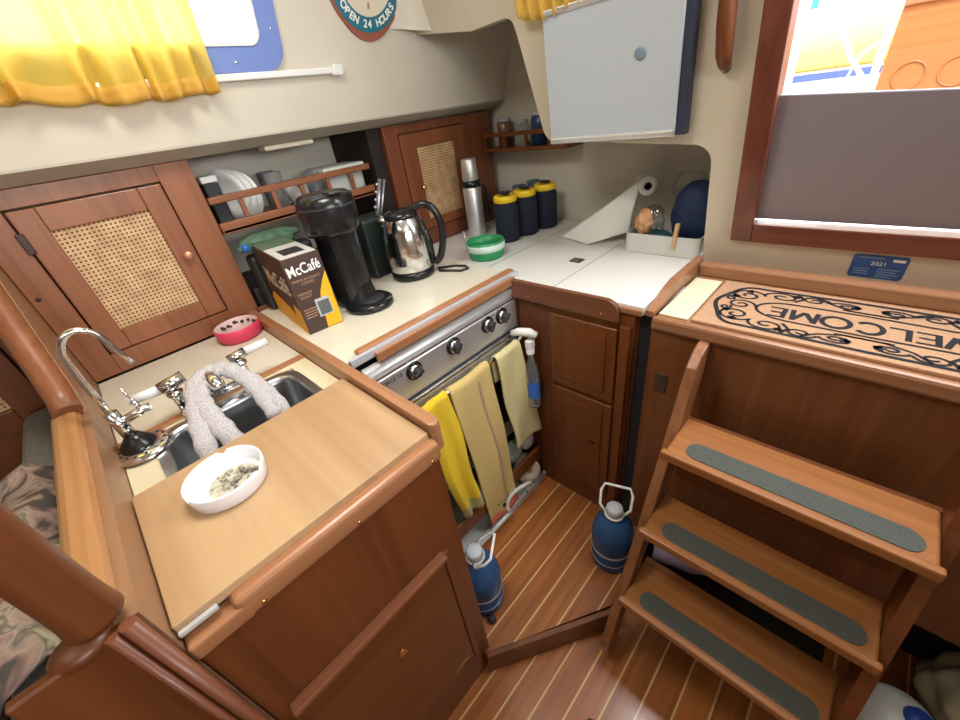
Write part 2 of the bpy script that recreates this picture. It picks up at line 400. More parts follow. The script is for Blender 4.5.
# companionway opening: frame, washboard, bright world outside
t = struct(thing('door_1', 'wooden companionway opening with washboard', 'x', (-.05,1.33,1.0))); del t['category']
def frm(P, name, mm, t0=-.035, t1=.018, par=t):
    k = MB(); k.prism(P, LB, t0, t1, .003); return k.build(name, mm, par)
frm([(-.287,1.0),(-.235,1.0),(-.235,1.95),(-.287,1.95)], 'door_frame', MAHOG)
frm([(.42,1.0),(.472,1.0),(.472,1.95),(.42,1.95)], 'door_frame', MAHOG)
frm([(-.235,1.0),(.42,1.0),(.42,1.052),(-.235,1.052)], 'sill', MAHOG_X)
frm([(-.240,1.062),(.425,1.062),(.425,1.307),(-.240,1.356)], 'washboard', GLARE_GREY, -.03, -.012)

# stairs side of things ------------------------------------------------
# engine box with landing
t = thing('engine_box', 'brown wooden engine box with landing under the companionway', 'cabinet', (.2,1.1,0))
m_ = MB(); m_.box(-.345,.95,.945,.965,.24,.87); m_.box(-.345,-.25,.945,.965,0,.24); m_.build('front_panel', wood('engine box wood',(.20,.072,.026),(.12,.038,.013),'z'), t)
m_ = MB(); m_.box(-.345,.95,.935,1.33,.87,.897,.006); m_.build('landing', TRIM_X, t)
m_ = MB(); m_.box(-.345,-.33,.965,1.33,0,.87); m_.build('side_panel', DTEAK_Z, t)
m_ = MB(); m_.box(-.33,.95,1.10,1.12,FZ,.865); m_.box(-.33,.28,.80,1.10,FZ,FZ+.004); m_.build('back_panel', DARK, t)  # near-black back and floor liner put the under-stair shade into the colour
m_ = MB(); m_.box(.93,.95,.965,1.10,FZ,.865); m_.build('end_panel', DTEAK_Z, t)
m_ = MB(); m_.box(-.338,-.266,.965,1.235,.8985,.902); lab(m_.build('inlay', STRIP, t), 'pale cream inlay strip')
m_ = MB(); m_.box(-.345,.95,.930,.952,.868,.905,.008); lab(m_.build('nosing', TRIM_X, t), 'rounded front edge')
m_ = MB(); m_.box(-.345,.95,1.262,1.30,.897,.936,.006); m_.build('back_rail', TRIM_X, t)
sidep = [(.945,.897),(1.30,.897),(1.30,.945),(1.10,.945),(1.04,.937),(1.0,.918),(.945,.912)]
m_ = MB(); m_.prism(sidep, YZ, -.368, -.345, .003); m_.build('side_rail', TRIM_X, t)
m_ = MB(); m_.box(-.318,-.286,.940,.945,.67,.73,.001); lab(m_.build('catch_plate', mat('dull bronze',(.12,.09,.06),.5,.6), t), 'small dull metal catch plate')

# companionway ladder
t = thing('companionway_ladder', 'wooden companionway ladder with three grey gripped treads', 'stairs', (.03,.7,FZ))
def sy(z): return .505+.42*z+(.015*math.sin(max(0,min(1,z/.9))*PI))
def stringer(x0, x1):
    fr = [(.530,FZ),(.512,.0)]+[(sy(z), z) for z in [.1,.2,.3,.4,.5,.6,.7,.78]] + [(.855,.835),(.885,.862),(.915,.872),(.932,.872)]
    bk = [(.932,.80)] + [(sy(z)+.085, z) for z in (.7,.6,.5,.4,.3,.2,.1,FZ)]
    k = MB(); k.prism(fr+bk, YZ, x0, x1, .004); return k
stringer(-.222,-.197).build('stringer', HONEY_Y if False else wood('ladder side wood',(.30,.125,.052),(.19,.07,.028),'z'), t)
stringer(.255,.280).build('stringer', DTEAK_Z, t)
for zt, yf, yb in ((.68,.714,.865),(.45,.643,.792),(.215,.566,.735)):
    k = MB(); k.box(-.197,.255,yf,yb,zt-.022,zt,.006,3); k.box(-.205,.262,yf-.004,yf+.014,zt-.024,zt+.002,.005,2)
    tr = k.build('tread', HONEY_X, t)
    k = MB(); k.prism(rrect(-.160,.236,yf+.017,yf+.070,.026), XY, zt+.0002, zt+.0022); lab(k.build('grip_strip', GRIP, tr), 'grey anti-slip strip')
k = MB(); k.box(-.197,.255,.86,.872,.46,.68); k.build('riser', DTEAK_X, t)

# door mat
t = thing('door_mat', 'tan welcome mat with black scrollwork on the landing', 'mat', (.05,1.08,.8975))
m_ = MB(); m_.box(-.258,.378,.962,1.238,.8975,.906,.002); m_.build('mat_pad', MATBR, t)
k = MB().use(INK); MX = Matrix.Translation((.121,1.078,.9066)) @ Matrix.Rotation(PI,4,'Z')
mu = lambda u,v: (u, v, .9068)
def letter(ch, cx, w, h, cy, sw=.0105):
    T = lambda x,y: (cx-x*w, cy-y*h)      # lettering faces the cockpit, so it is turned half round
    S = {'W': [[(-.5,.5),(-.25,-.5)],[(-.25,-.5),(0,.4)],[(0,.4),(.25,-.5)],[(.25,-.5),(.5,.5)]], 'E': [[(-.4,-.5),(-.4,.5)],[(-.4,.44),(.45,.44)],[(-.4,0),(.35,0)],[(-.4,-.44),(.45,-.44)]],
         'L': [[(-.4,-.5),(-.4,.5)],[(-.4,-.44),(.45,-.44)]], 'M': [[(-.5,-.5),(-.42,.5)],[(-.42,.45),(0,-.4)],[(0,-.4),(.42,.45)],[(.42,.5),(.5,-.5)]],
         'O': [[(.5*math.cos(q),.5*math.sin(q)) for q in [2*PI*i/28 for i in range(29)]]], 'C': [[(.5*math.cos(q),.5*math.sin(q)) for q in [.7+(2*PI-1.4)*i/24 for i in range(25)]]]}[ch]
    for j, P in enumerate(S):
        thin = (ch == 'E' and j > 0) or (ch == 'L' and j > 0)
        k.ribbon([T(x,y) for x,y in P], sw*.62 if thin else sw, lambda u,v: (u, v, .9068+.00004*j))
for ch, cx, w in (('E',-.104,.036),('M',-.050,.048),('O',.008,.050),('C',.064,.046),('L',.112,.036),('E',.154,.038),('W',.208,.056)):
    letter(ch, cx, w, .054, 1.090)
def spiral(cx, cy, r, a0, turns, sgn=1, n=26, ex=1.0):
    return [(cx+sgn*ex*r*(1-.86*i/n)*math.cos(a0+turns*2*PI*i/n), cy+r*(1-.86*i/n)*math.sin(a0+turns*2*PI*i/n)) for i in range(n+1)]
def blob(cx, cy, r, kk):
    for a in range(5):
        A_ = a*2*PI/5; x_, y_ = cx+r*.7*math.cos(A_), cy+r*.7*math.sin(A_)
        kk.ribbon([(cx,cy),(x_,y_),(cx+r*1.3*math.cos(A_+.3), cy+r*1.3*math.sin(A_+.3))], [r*.5,r*.8,r*.1], mu)
for sg, X0 in ((1,-.232),(-1,.352)):
    W = .0080
    # outer border: lobed end plus long top and bottom edge
    cxm = .060
    P = []
    for i in range(61):
        a = PI/2+PI*i/60; rr = 1+.035*math.cos(6*(a-PI))
        P.append((X0+sg*(.080+.085*rr*math.cos(a)), 1.098+.118*rr*math.sin(a)))
    k.ribbon([(cxm,1.216)]+P+[(cxm,.981)], W*1.3, mu)
    P2 = [(cxm, 1.150)]+[(X0+sg*(.158+.075*math.cos(a)), 1.098+.048*math.sin(a)) for a in [PI/2+PI*i/24 for i in range(25)]]+[(cxm,1.048)]
    k.ribbon(P2, W*.9, mu)
    for cx,cy,r,a0,tn,ex in ((.050,1.158,.034,.5,1.6,1.2),(.050,1.040,.034,-.5,-1.6,1.2),(.048,1.099,.027,0,1.5,1.2),(.122,1.180,.028,3.6,-1.5,1.4),(.122,1.014,.028,-3.6,1.5,1.4),
        (.188,1.188,.020,0,1.5,1.5),(.188,1.006,.020,0,-1.5,1.5),(.250,1.184,.018,3,-1.4,1.7),(.250,1.010,.018,-3,1.4,1.7),(.020,1.128,.014,1,1.3,1),(.020,1.070,.014,1,-1.3,1)):
        k.ribbon(spiral(X0+sg*cx, cy, r, a0, tn, sg, ex=ex), W*.85, mu)
    for cx,cy in ((.05,1.185),(.05,1.015),(.026,1.055),(.026,1.145),(.150,1.196),(.150,1.000),(.265,1.186),(.265,1.010)):
        blob(X0+sg*cx, cy, .0095, k)
    for y0,y1 in ((1.205,1.163),(.990,1.035)):
        k.ribbon([(X0+sg*.19,y0),(X0+sg*.215,(y0+y1)/2+.004),(X0+sg*.26,y1),(X0+sg*.34,y1-.0)], W*.8, mu)
        k.ribbon([(X0+sg*.15,y1),(X0+sg*.165,y0*.5+y1*.5),(X0+sg*.155,y0)], W, mu)
k.build('scroll_pattern', INK, t)

# blue sticker on the bulkhead
t = thing('sticker', 'blue inspection decal on the bulkhead under the companionway sill', 'sticker', LB(.04,.94,0))
k = MB(); k.prism(rrect(-.008,.094,.924,.990,.008), LB, .0006, .0014); k.build('sticker_face', STICK, t)
MS = lambda x,z: Matrix.Translation(LB(x,z,.0018)) @ Matrix.Rotation(PI/2+.273,4,'X')
k = MB(); k.use(WHINK); k.text('2021', .0150, MS(.043,.966), .0001)
k.prism([(.066,.975),(.088,.975),(.088,.982),(.066,.982)], LB, .0015, .002)
k.use(PALEBLUE)
for x0,x1,z in ((.0,.05,.982),(.0,.03,.950),(.0,.028,.943),(.0,.03,.936),(.045,.085,.952),(.045,.08,.945),(.045,.086,.938),(.045,.075,.931)):
    k.prism([(x0,z-.0015),(x1,z-.0015),(x1,z+.0015),(x0,z+.0015)], LB, .0015, .0019)
k.build('print', None, t)

# grab handle on bulkhead
k = MB(); k.tube([LB(-.348,1.61,.02),LB(-.348,1.57,.030),LB(-.347,1.50,.034),LB(-.346,1.45,.032),LB(-.345,1.432,.026),LB(-.345,1.420,.008)], [.013,.017,.0185,.017,.014,.010], 14)
tag(k.build('grab_handle', DTEAK_Z), 'dark wooden grab handle hanging on the bulkhead beside the companionway', 'handle')

# silver board hung on the bulkhead
t = thing('hanging_board', 'pale silver rectangular panel hung on the bulkhead over the niche', 'panel', (-.66,1.24,1.28))
LP = lambda x,z,t: LB(x, z, t+.030)
k = MB(); k.prism([(-.832,1.292),(-.421,1.292),(-.405,1.602),(-.792,1.602)], LP, -.028, .006, .003); lab(k.build('backing', mat('dark blue grey rubber',(.03,.04,.07),.5), t), 'dark backing edge')
k = MB(); k.prism([(-.827,1.300),(-.443,1.300),(-.424,1.600),(-.788,1.600)], LP, .006, .014, .002); k.build('panel_face', BOARD, t)
k = MB(); k.prism([(-.828,1.290),(-.443,1.290),(-.442,1.306),(-.826,1.306)], LP, .006, .022, .004); lab(k.build('bottom_rail', STEEL, t), 'brushed metal bottom rail')
k = MB(); k.prism([(-.789,1.592),(-.424,1.592),(-.423,1.606),(-.787,1.606)], LP, .006, .022, .004); lab(k.build('top_rail', STEEL, t), 'brushed metal top rail')
k = MB(); k.lathe([(0,0),(.014,0),(.014,.003),(.009,.004),(0,.004)], (0,0,0), 20)
k.bm.transform(Matrix.Translation(LP(-.527,1.478,.014)) @ Matrix.Rotation(PI/2+.273,4,'X')); lab(k.build('round_catch', mat('blue grey plastic',(.20,.27,.36),.4), t), 'small round blue-grey catch')

# gold valance cloth above the board
def val(u, v):
    x = -.865+.20*u; z = 1.72-.115*v-.012*math.sin(u*PI); return LB(x, z+.004*math.sin(u*40)*v, .045+.010*math.sin(u*34)*(.4+.6*v))
k = MB(); k.grid(val, 40, 8); tag(k.build('valance', CURT2, solid=.002), 'small gathered gold cloth hanging above the silver panel', 'curtain')

# ================================================================== HULL SIDE
# window with frame
t = struct(thing('window_1', 'cabin window with blue frame behind the yellow curtain', 'x', LH(.1,1.6,0))); del t['category']
k = MB(); k.ring(rrect(-.46,.645,1.580,1.90,.05), rrect(-.40,.583,1.638,1.845,.028), LH, .0, .014); k.build('window_frame', BLUEFR, t)
k = MB(); k.ring(rrect(-.405,.588,1.633,1.85,.03), rrect(-.398,.581,1.640,1.843,.026), LH, .012, .018); lab(k.build('gasket', WHITE, t), 'white inner gasket')
k = MB(); k.prism([(-.415,1.625),(.595,1.625),(.595,1.858),(-.415,1.858)], LH, -.014, -.010); k.build('window_pane', PANE, t)
k = MB()
for y,z in ((.623,1.668),(.51,1.602),(.3,1.602),(.623,1.80)):
    k.at(Matrix.Translation(LH(y,z,.014)) @ Matrix.Rotation(PI/2-.29,4,'Y')).lathe([(.004,0),(.0035,.0015),(0,.002)], (0,0,0), 10)
k.at(Matrix.Identity(4)); k.build('screw', CHROME, t)
# curtain track / rod
t = thing('curtain_rod', 'white plastic curtain rod on the cabin side below the window', 'rod', LH(.2,1.56,0))
k = MB(); k.prism([(-.9,1.553),(.80,1.565),(.80,1.581),(-.9,1.569)], LH, .006, .018, .003); k.build('rod', WHITE, t)
k = MB(); k.prism(rrect(.785,.822,1.560,1.586,.006,3), LH, .0, .024, .003); k.build('end_bracket', WHITE, t)
# curtain
def cur(u, v):
    y = -.75+1.178*u; z = 1.88-v*(.335+.012*math.sin(u*9))
    f = .5+.5*v
    g = 1+1.2*max(0,u-.75)/.25; off = .042+.016*math.sin(u*74+1.2*math.sin(u*9)+10*max(0,u-.8))*f+.009*math.sin(u*163+2*math.sin(u*21))*f*g
    yy = y+.010*math.sin(u*60)*v + (.012*(v-.6) if u > .9 else 0)
    return LH(yy, z+.004*math.sin(u*74), off)
k = MB(); k.grid(cur, 220, 24)
cu = k.build('curtain', CURT, solid=.0012); tag(cu, 'yellow translucent curtain drawn across the cabin window', 'curtain')
k = MB(); k.grid(lambda u,v: tuple(Vector(cur(u,.90+.1*v))+Vector((.002,0,0))), 220, 3); k.build('hem', CURT2, cu, solid=.001)

# round OPEN 24 HOURS sign
t = thing('round_sign', 'round teal and cream sign reading open 24 hours on the cabin side', 'sign', LH(.94,1.66,0))
cy, cz, R_ = .945, 1.79, .130
circ = lambda r, n=48: [(cy+r*math.cos(2*PI*i/n), cz+r*math.sin(2*PI*i/n)) for i in range(n)]
bp = [(cy+(R_+.008)*math.cos(a), cz+(R_+.008)*math.sin(a)+(-.012*max(0,math.cos((a-1.5*PI)*2.2)) if abs(a-1.5*PI)<.7 else 0)) for a in [2*PI*i/64 for i in range(64)]]
k = MB(); k.prism(bp, LH, .001, .007); k.build('backing', RUST, t)
k = MB(); k.prism(circ(R_), LH, .007, .0085); k.build('ring_band', TEAL, t)
k = MB(); k.prism(circ(.094), LH, .0085, .0095); k.build('centre_disc', CREAMP, t)
def MH(y, z, ang=0, off=.0098):
    # text frame on the leaning hull side: reading direction +y, up = up the slope, normal inboard
    X = Vector((0,1,0)); U = Vector((.287,0,.958)); Z = X.cross(U)
    Mx = Matrix((X, U, Z)).transposed().to_4x4()
    return Matrix.Translation(LH(y,z,off)) @ Mx @ Matrix.Rotation(ang,4,'Z')
k = MB().use(WHINK); s_ = 'OPEN 24 HOURS'
for i, ch in enumerate(s_):
    if ch == ' ': continue
    a = math.radians(-90+(i-6)*8.6); k.text(ch, .0265, MH(cy+.111*math.cos(a), cz+.111*math.sin(a), a+PI/2), .0004, bold=.0008)
for a in (-172,-8): 
    a = math.radians(a); k.text('♦' if False else '*', .03, MH(cy+.111*math.cos(a), cz+.111*math.sin(a), a+PI/2), .0004)
k.build('lettering', None, t)
k = MB().use(mat('grey ink',(.22,.20,.22),.6)); k.text('COFFEE HOUSE', .020, MH(cy,cz-.022), .0003)
k.use(TANINK); k.text('always fresh', .013, MH(cy,cz-.046), .0003)
k.prism([(cy-.004,cz-.076),(cy+.004,cz-.076),(cy+.0025,cz-.062),(cy-.0025,cz-.062)], LH, .0095, .0105); k.build('centre_print', None, t)

# caned locker 1
XL = -1.47
t = thing('caned_locker', 'brown teak locker with square caned door behind the sink', 'cabinet', (XL,.08,.905))
def panelring(k, y0,y1,z0,z1, oy0,oy1,oz0,oz1, x0, x1, bev=.002):
    # frame of four rails/stiles around an opening
    k.box(x0,x1,y0,oy0,z0,z1,bev); k.box(x0,x1,oy1,y1,z0,z1,bev); k.box(x0,x1,oy0,oy1,z0,oz0,bev); k.box(x0,x1,oy0,oy1,oz1,z1,bev)
k = MB(); panelring(k, -.151,.325,.905,1.404, -.088,.238,.965,1.362, XL-.02, XL); k.build('face_frame', TEAK_Z, t)
k = MB(); k.box(-1.75,XL-.02,.305,.325,.905,1.404); k.build('side_panel', TEAK_Y, t)
dr = MB(); panelring(dr, -.084,.234,.969,1.358, -.032,.178,1.022,1.300, XL-.016, XL+.006, .003); dr = dr.build('door', TEAK_Z, t)
k = MB(); k.box(XL-.008,XL-.002,-.032,.178,1.022,1.300); lab(k.build('cane_panel', CANE, dr), 'tan woven cane panel')
k = MB(); k.lathe([(0,0),(.006,0),(.006,.012),(.012,.016),(.0135,.021),(.011,.026),(0,.027)], (0,0,0), 20); k.bm.transform(Matrix.Translation((XL+.006,.209,1.165)) @ Matrix.Rotation(PI/2,4,'Y')); lab(k.build('knob', COPPER, dr), 'round copper-coloured knob')
k = MB(); k.box(XL+.001,XL+.0085,-.094,-.078,1.26,1.31,.002); k.build('hinge', mat('dark bronze',(.05,.03,.02),.4,.5), dr)
# locker on the seat side of the partition
t = thing('saloon_locker', 'dark locker seen below the sloping rail at far left', 'cabinet', (-1.5,-.5,.80))
k = MB(); panelring(k, -.95,-.205,.62,1.40, -.90,-.255,.86,1.35, XL-.04, XL-.02); k.build('face_frame', DTEAK_Z, t)
dr = MB(); panelring(dr, -.897,-.258,.863,1.347, -.84,-.32,.92,1.29, XL-.045, XL-.010,.003); dr = dr.build('door', DTEAK_Z, t)
k = MB(); k.box(XL-.033,XL-.027,-.84,-.32,.92,1.29); lab(k.build('cane_panel', CANE, dr), 'woven cane panel in shade')
# black hook on the upper partition
k = MB(); k.tube([(-1.56,-.139,1.235),(-1.52,-.128,1.20),(-1.49,-.128,1.175),(-1.475,-.136,1.160)], .004, 8); k.ball((-1.474,-.135,1.158), .007)
tag(k.build('hook', BLACKM), 'small black hook on the partition left of the caned door', 'hook')

# caned locker 2, further aft
X2 = -1.45
t = thing('caned_locker', 'reddish teak locker with caned door and brass knob behind the steel flask', 'cabinet', (X2,1.3,.92))
k = MB(); panelring(k, .99,1.60,.92,1.404, 1.055,1.415,.985,1.372, X2-.02, X2); k.box(-1.75,X2-.02,.99,1.01,.92,1.404); k.build('face_frame', DTEAK_Z if False else wood('aft locker frame teak',(.19,.060,.026),(.12,.034,.014),'z'), t)
dr = MB(); panelring(dr, 1.059,1.411,.989,1.368, 1.135,1.345,1.03,1.315, X2-.016, X2+.006,.003); dr = dr.build('door', wood('aft locker door teak',(.23,.076,.030),(.15,.045,.018),'z'), t)
k = MB(); k.box(X2-.008,X2-.002,1.135,1.345,1.03,1.315); lab(k.build('cane_panel', CANE, dr), 'tan woven cane panel')
k = MB(); k.lathe([(0,0),(.005,0),(.005,.01),(.010,.014),(.011,.018),(.008,.023),(0,.024)], (0,0,0), 20); k.bm.transform(Matrix.Translation((X2+.006,1.120,1.165)) @ Matrix.Rotation(PI/2,4,'Y')); lab(k.build('knob', BRASS, dr), 'small brass knob')
# dark partition forward of locker 2
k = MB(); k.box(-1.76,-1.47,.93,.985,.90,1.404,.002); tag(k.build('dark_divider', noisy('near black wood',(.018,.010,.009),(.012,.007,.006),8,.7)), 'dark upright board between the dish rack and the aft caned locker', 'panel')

# dish rack
t = thing('dish_rack', 'teak fiddle rack for crockery between the two caned lockers', 'rack', (-1.6,.58,1.19))
k = MB(); k.box(-1.755,-1.455,.326,.90,1.188,1.202,.002); k.build('shelf', TEAK_Y, t)
k = MB(); k.box(-1.475,-1.455,.326,.90,1.190,1.222,.003); k.build('lower_rail', TEAK_Y, t)
k = MB(); k.box(-1.475,-1.455,.326,.90,1.278,1.298,.004); k.build('top_rail', TEAK_Y, t)
for yy in (.415,.52,.62,.72,.815):
    k = MB(); k.box(-1.470,-1.458,yy-.007,yy+.007,1.222,1.278,.002); k.build('upright', TEAK_Z, t)
# crockery
def stuffthing(k, name, label, cat, m, grp=None, solid=0): return tag(k.build(name, m, solid=solid), label, cat, grp)
zs = 1.2025
k = MB(); k.box(-1.56,-1.50,.342,.385,zs,zs+.13,.004)
stuffthing(k, 'storage_carton', 'dark grey carton with white ends at the left end of the dish rack', 'box', BLACKM)
k = MB(); k.box(-1.562,-1.498,.340,.387,zs+.131,zs+.15,.003); stuffthing(k,'carton_lid','white lid on the dark carton in the dish rack','lid',PAPERG)
def plate(y, ang, r, label, m=WHITE):
    k = MB(); k.lathe([(0,.004),(r*.6,.004),(r,.016),(r*1.0,.019),(r*.6,.008),(0,.008)], (0,0,0), 36)
    k.bm.transform(Matrix.Translation((-1.575,y,zs+r)) @ Matrix.Rotation(.62,4,'Z') @ Matrix.Rotation(ang,4,'X') @ Matrix.Rotation(PI/2,4,'X') @ Matrix.Diagonal((.85,1,1,1)))
    return stuffthing(k, 'plate', label, 'plate', m, 'plates stood on edge in the dish rack')
plate(.430,.10,.082,'leftmost white plate stood on edge in the dish rack')
plate(.452,.10,.080,'second white plate on edge in the dish rack')
plate(.474,.10,.076,'third white plate on edge in the dish rack, beside the glasses')
def glass(x,y,r,h,label):
    k = MB(); k.lathe([(0,0),(r*.8,0),(r,h),(r*.93,h),(r*.74,.006),(0,.006)], (x,y,zs), 24); return stuffthing(k,'drinking_glass',label,'glass',GLASS,'glasses in the dish rack')
glass(-1.53,.560,.030,.125,'front tall clear glass beside the plates in the dish rack')
glass(-1.62,.572,.030,.125,'rear tall clear glass beside the plates in the dish rack')
glass(-1.53,.700,.032,.10,'clear tumbler right of the white cup in the dish rack')
k = MB(); k.lathe([(0,0),(.024,0),(.037,.03),(.039,.082),(.036,.082),(.033,.03),(0,.01)], (-1.53,.628,zs), 28)
k.tube([(-1.53+.036*math.cos(a),.628-.0,zs+.045) if False else (-1.53, .628-.037-.020*math.sin(a), zs+.045+.024*math.cos(a)) for a in [PI*i/10 for i in range(11)]], .0045, 8); stuffthing(k,'cup','white cup with handle in the middle of the dish rack','cup',PAPERG)
k = MB(); k.box(-1.62,-1.48,.725,.885,zs,zs+.085,.02,3); tb = k.build('food_container', CLEAR if False else mat('milky plastic',(.6,.62,.58),.3,trans=.3)); tag(tb,'milky plastic food container at the right end of the dish rack','container')
k = MB(); k.box(-1.628,-1.472,.718,.892,zs+.085,zs+.105,.008,3); lab(k.build('lid', mat('pale green grey lid',(.50,.54,.48),.35), tb), 'pale grey-green lid')
k = MB(); k.lathe([(0,0),(.05,0),(.062,.03),(.058,.03),(.046,.005),(0,.005)], (-1.66,.69,zs+.0),28); k.lathe([(.05,.03),(.066,.07),(.06,.07),(.045,.035)], (-1.66,.69,zs),28); stuffthing(k,'mixing_bowl','pale bowl behind the tumbler in the dish rack','bowl',PAPERG)
# lamp housing under the side deck
k = MB(); k.box(-1.53,-1.475,.55,.72,1.390,1.4045,.004); tag(k.build('strip_lamp', mat('cream lamp cover',(.75,.68,.5),.4)), 'slim cream strip lamp under the side deck over the dish rack', 'lamp')

# ================================================================== SINK SIDE
CZ = .900
t = thing('sink_cabinet', 'dark brown base cabinet under the sink with access door', 'cabinet', (-.9,.07,FZ))
k = MB(); k.box(-.495,-.478,-.151,.284,FZ,.868,.002); k.box(-1.46,-.495,.268,.284,FZ,.868); k.build('carcass', DTEAK_Z, t)
dr = MB(); dr.box(-.478,-.468,-.125,.222,.10,.600,.002); dr = dr.build('door', DTEAK_Y, t)
k = MB(); k.box(-.478,-.455,-.128,.226,.600,.614,.003); lab(k.build('door_top_lip', TEAK_Y, t), 'lighter ledge over the access door')
k = MB(); k.box(-.478,-.464,.222,.238,.06,.612,.002); k.build('door_stile', DTEAK_Z, t)
k = MB(); k.box(-.476,-.468,-.125,.222,.085,.097,.001); k.build('door_bottom_lip', DTEAK_Y, t)
k = MB(); k.lathe([(0,0),(.011,0),(.009,.0015),(0,.0008)], (0,0,0), 20); k.bm.transform(Matrix.Translation((-.4675,.062,.44)) @ Matrix.Rotation(PI/2,4,'Y') @ Matrix.Diagonal((1.3,1,1,1))); lab(k.build('finger_pull', BRASS, dr), 'oval brass finger pull')
k = MB(); k.box(-.4675,-.4655,.150,.205,.117,.121); lab(k.build('vent_slot', BRASS, dr), 'small worn brass slot near the lower edge')
k = MB(); k.box(-.500,-.468,-.090,.288,.860,.906,.010,3); k.box(-.500,-.468,-.151,-.075,.860,.892,.005,3); k.build('front_edge', HONEY_Y, t)
k = MB(); 
for yy in (.262,-.06,.10): k.at(Matrix.Translation((-.468,yy,.872)) @ Matrix.Rotation(PI/2,4,'Y')).lathe([(.004,0),(.003,.0012),(0,.0016)],(0,0,0),10)
k.at(Matrix.Identity(4)); k.build('plug', BRASS, t)

# counter top pieces around the sink
t = thing('sink_counter', 'cream laminate counter with wood batten and fiddle around the sink', 'counter', (-1.2,.07,.87))
k = MB(); k.box(-1.468,-1.062,-.151,.283,.872,CZ,.001); k.build('rear_ledge', LAM, t)
k = MB(); k.box(-1.062,-1.040,-.151,.283,.872,CZ+.004,.002); lab(k.build('batten', HONEY_Y, t), 'wooden batten')
k = MB(); k.box(-1.040,-.503,.235,.283,.872,CZ-.002); k.box(-1.040,-.503,-.151,-.095,.872,CZ-.002); k.box(-.56,-.503,-.095,.235,.872,CZ-.002); k.box(-1.040,-1.020,-.095,.235,.872,CZ-.002); k.build('sink_surround', STRIP, t)
fd = [(-1.468,.285),(-1.468,.310),(-.492,.310)]+arc(-.492,.2975,.0125,90,-90)+[(-.492,.285)]
k = MB(); k.prism(fd, XY, .87, .938, .004); lab(k.build('fiddle', HONEY_X if False else wood('fiddle wood',(.40,.19,.09),(.28,.12,.055),'x'), t), 'wooden fiddle rail along the stove side')
# basin
t = thing('sink_basin', 'brushed steel sink basin half covered by the cutting board', 'sink', (-.8,.07,.73))
o0 = rrect(-1.022,-.556,-.097,.237,.055); i0 = rrect(-1.005,-.573,-.080,.220,.045)
k = MB(); k.ring(o0, i0, XY, .896, .902); lab(k.build('rim', SINKST, t), 'polished steel rim')
k = MB(); rings = []
for (e, z) in ((0,.902),(.004,.885),(.012,.76),(.03,.742)):
    rings.append([k.v((x,y,z)) for x,y in rrect(-1.005+e,-.573-e,-.080+e,.220-e,.045)])
for a,b_ in zip(rings, rings[1:]):
    for i in range(len(a)): k.face([a[i],a[(i+1)%len(a)],b_[(i+1)%len(a)],b_[i]], True)
k.face(rings[-1]); k.build('basin', SINKST, t, solid=.0015)
k = MB(); k.lathe([(0,.002),(.02,.002),(.032,.004),(.034,0)], (-.80,.07,.743), 24); k.build('drain', CHROME, t)
# cutting board
t = thing('cutting_board', 'worn pale maple board covering the front of the sink', 'board', (-.65,.07,.9045))
k = MB(); k.box(-.812,-.490,-.150,.281,.9025,.920,.002); k.build('board', MAPLE, t)
k = MB(); k.box(-.4898,-.482,-.149,-.102,.9025,.910,.0015); lab(k.build('edging', mat('grey white edging',(.5,.48,.46),.4), t), 'whitish front edging')

# filter tap
t = thing('filter_tap', 'tall chrome gooseneck filter tap with black base at the left end of the sink', 'tap', (-.985,-.115,.90))
k = MB(); k.lathe([(0,.012),(.028,.012),(.044,.010),(.052,.004),(.053,0)], (-.985,-.108,.9045), 36)
k.build('flange', CHROME, t)
k = MB()
for i in range(14):
    a = 2*PI*i/14; k.lathe([(.0032,0),(.0032,.0012),(0,.0014)], (-.985+.0405*math.cos(a), -.108+.0405*math.sin(a), .9145), 8)
k.build('drain_holes', BLACKM, t)
k = MB(); k.lathe([(.033,0),(.031,.008),(.018,.022),(.012,.030),(0,.030)], (-.990,-.113,.916), 28); lab(k.build('base_cone', BLACK, t), 'black cone base')
k = MB(); k.tube([(-.990,-.114,.940),(-.993,-.117,1.005)], .0125, 16); k.tube([(-.992,-.112,.978),(-.985,-.085,.985),(-.978,-.058,.990)], .009, 12); k.tube([(-.982,-.073,.988),(-.984,-.075,1.012)], .005, 10); k.tube([(-.984,-.075,1.010),(-.990,-.079,1.045)], .0022, 8)
k.build('valve_body', CHROME, t)
gp = [(-.993,-.117,1.0),(-1.0,-.118,1.06),(-1.0,-.117,1.115)]
for i in range(1,13):
    a = PI*i/12*1.02; gp.append((-1.0, -.117+.033*(1-math.cos(a)), 1.125+.050*math.sin(a)))
gp += [(-1.0,-.044,1.100),(-1.0,-.038,1.080)]
k = MB(); k.tube(gp, .0062, 14); k.build('gooseneck', CHROME, t)

# mixer tap with two levers
t = thing('mixer_tap', 'chrome mixer tap with two white lever handles behind the sink', 'tap', (-1.04,.08,.90))
k = MB()
for y0, dy in ((-.010,-1),(.135,1)):
    k.lathe([(0,0),(.016,0),(.015,.012),(.012,.02),(.012,.05),(.017,.055),(.017,.062),(.012,.066),(0,.066)], (-1.045,y0,.904), 20)
k.tube([(-1.045,-.005,.915),(-1.045,.13,.915)], .011, 12)
k.tube([(-1.045,.062,.915),(-1.043,.062,.955),(-1.03,.062,.975),(-1.00,.063,.982),(-.965,.064,.976),(-.955,.064,.962)], [.013,.012,.013,.015,.016,.013], 14)
k.tube([(-1.045,-.030,.985),(-1.045,.022,.992)], .0145, 14); k.tube([(-1.045,.116,.980),(-1.045,.158,.985)], .0125, 14)
k.tube([(-1.045,-.010,.965),(-1.045,-.008,.985)], .012, 12); k.tube([(-1.045,.135,.965),(-1.045,.133,.98)], .011, 12)
k.build('tap_body', CHROME, t)
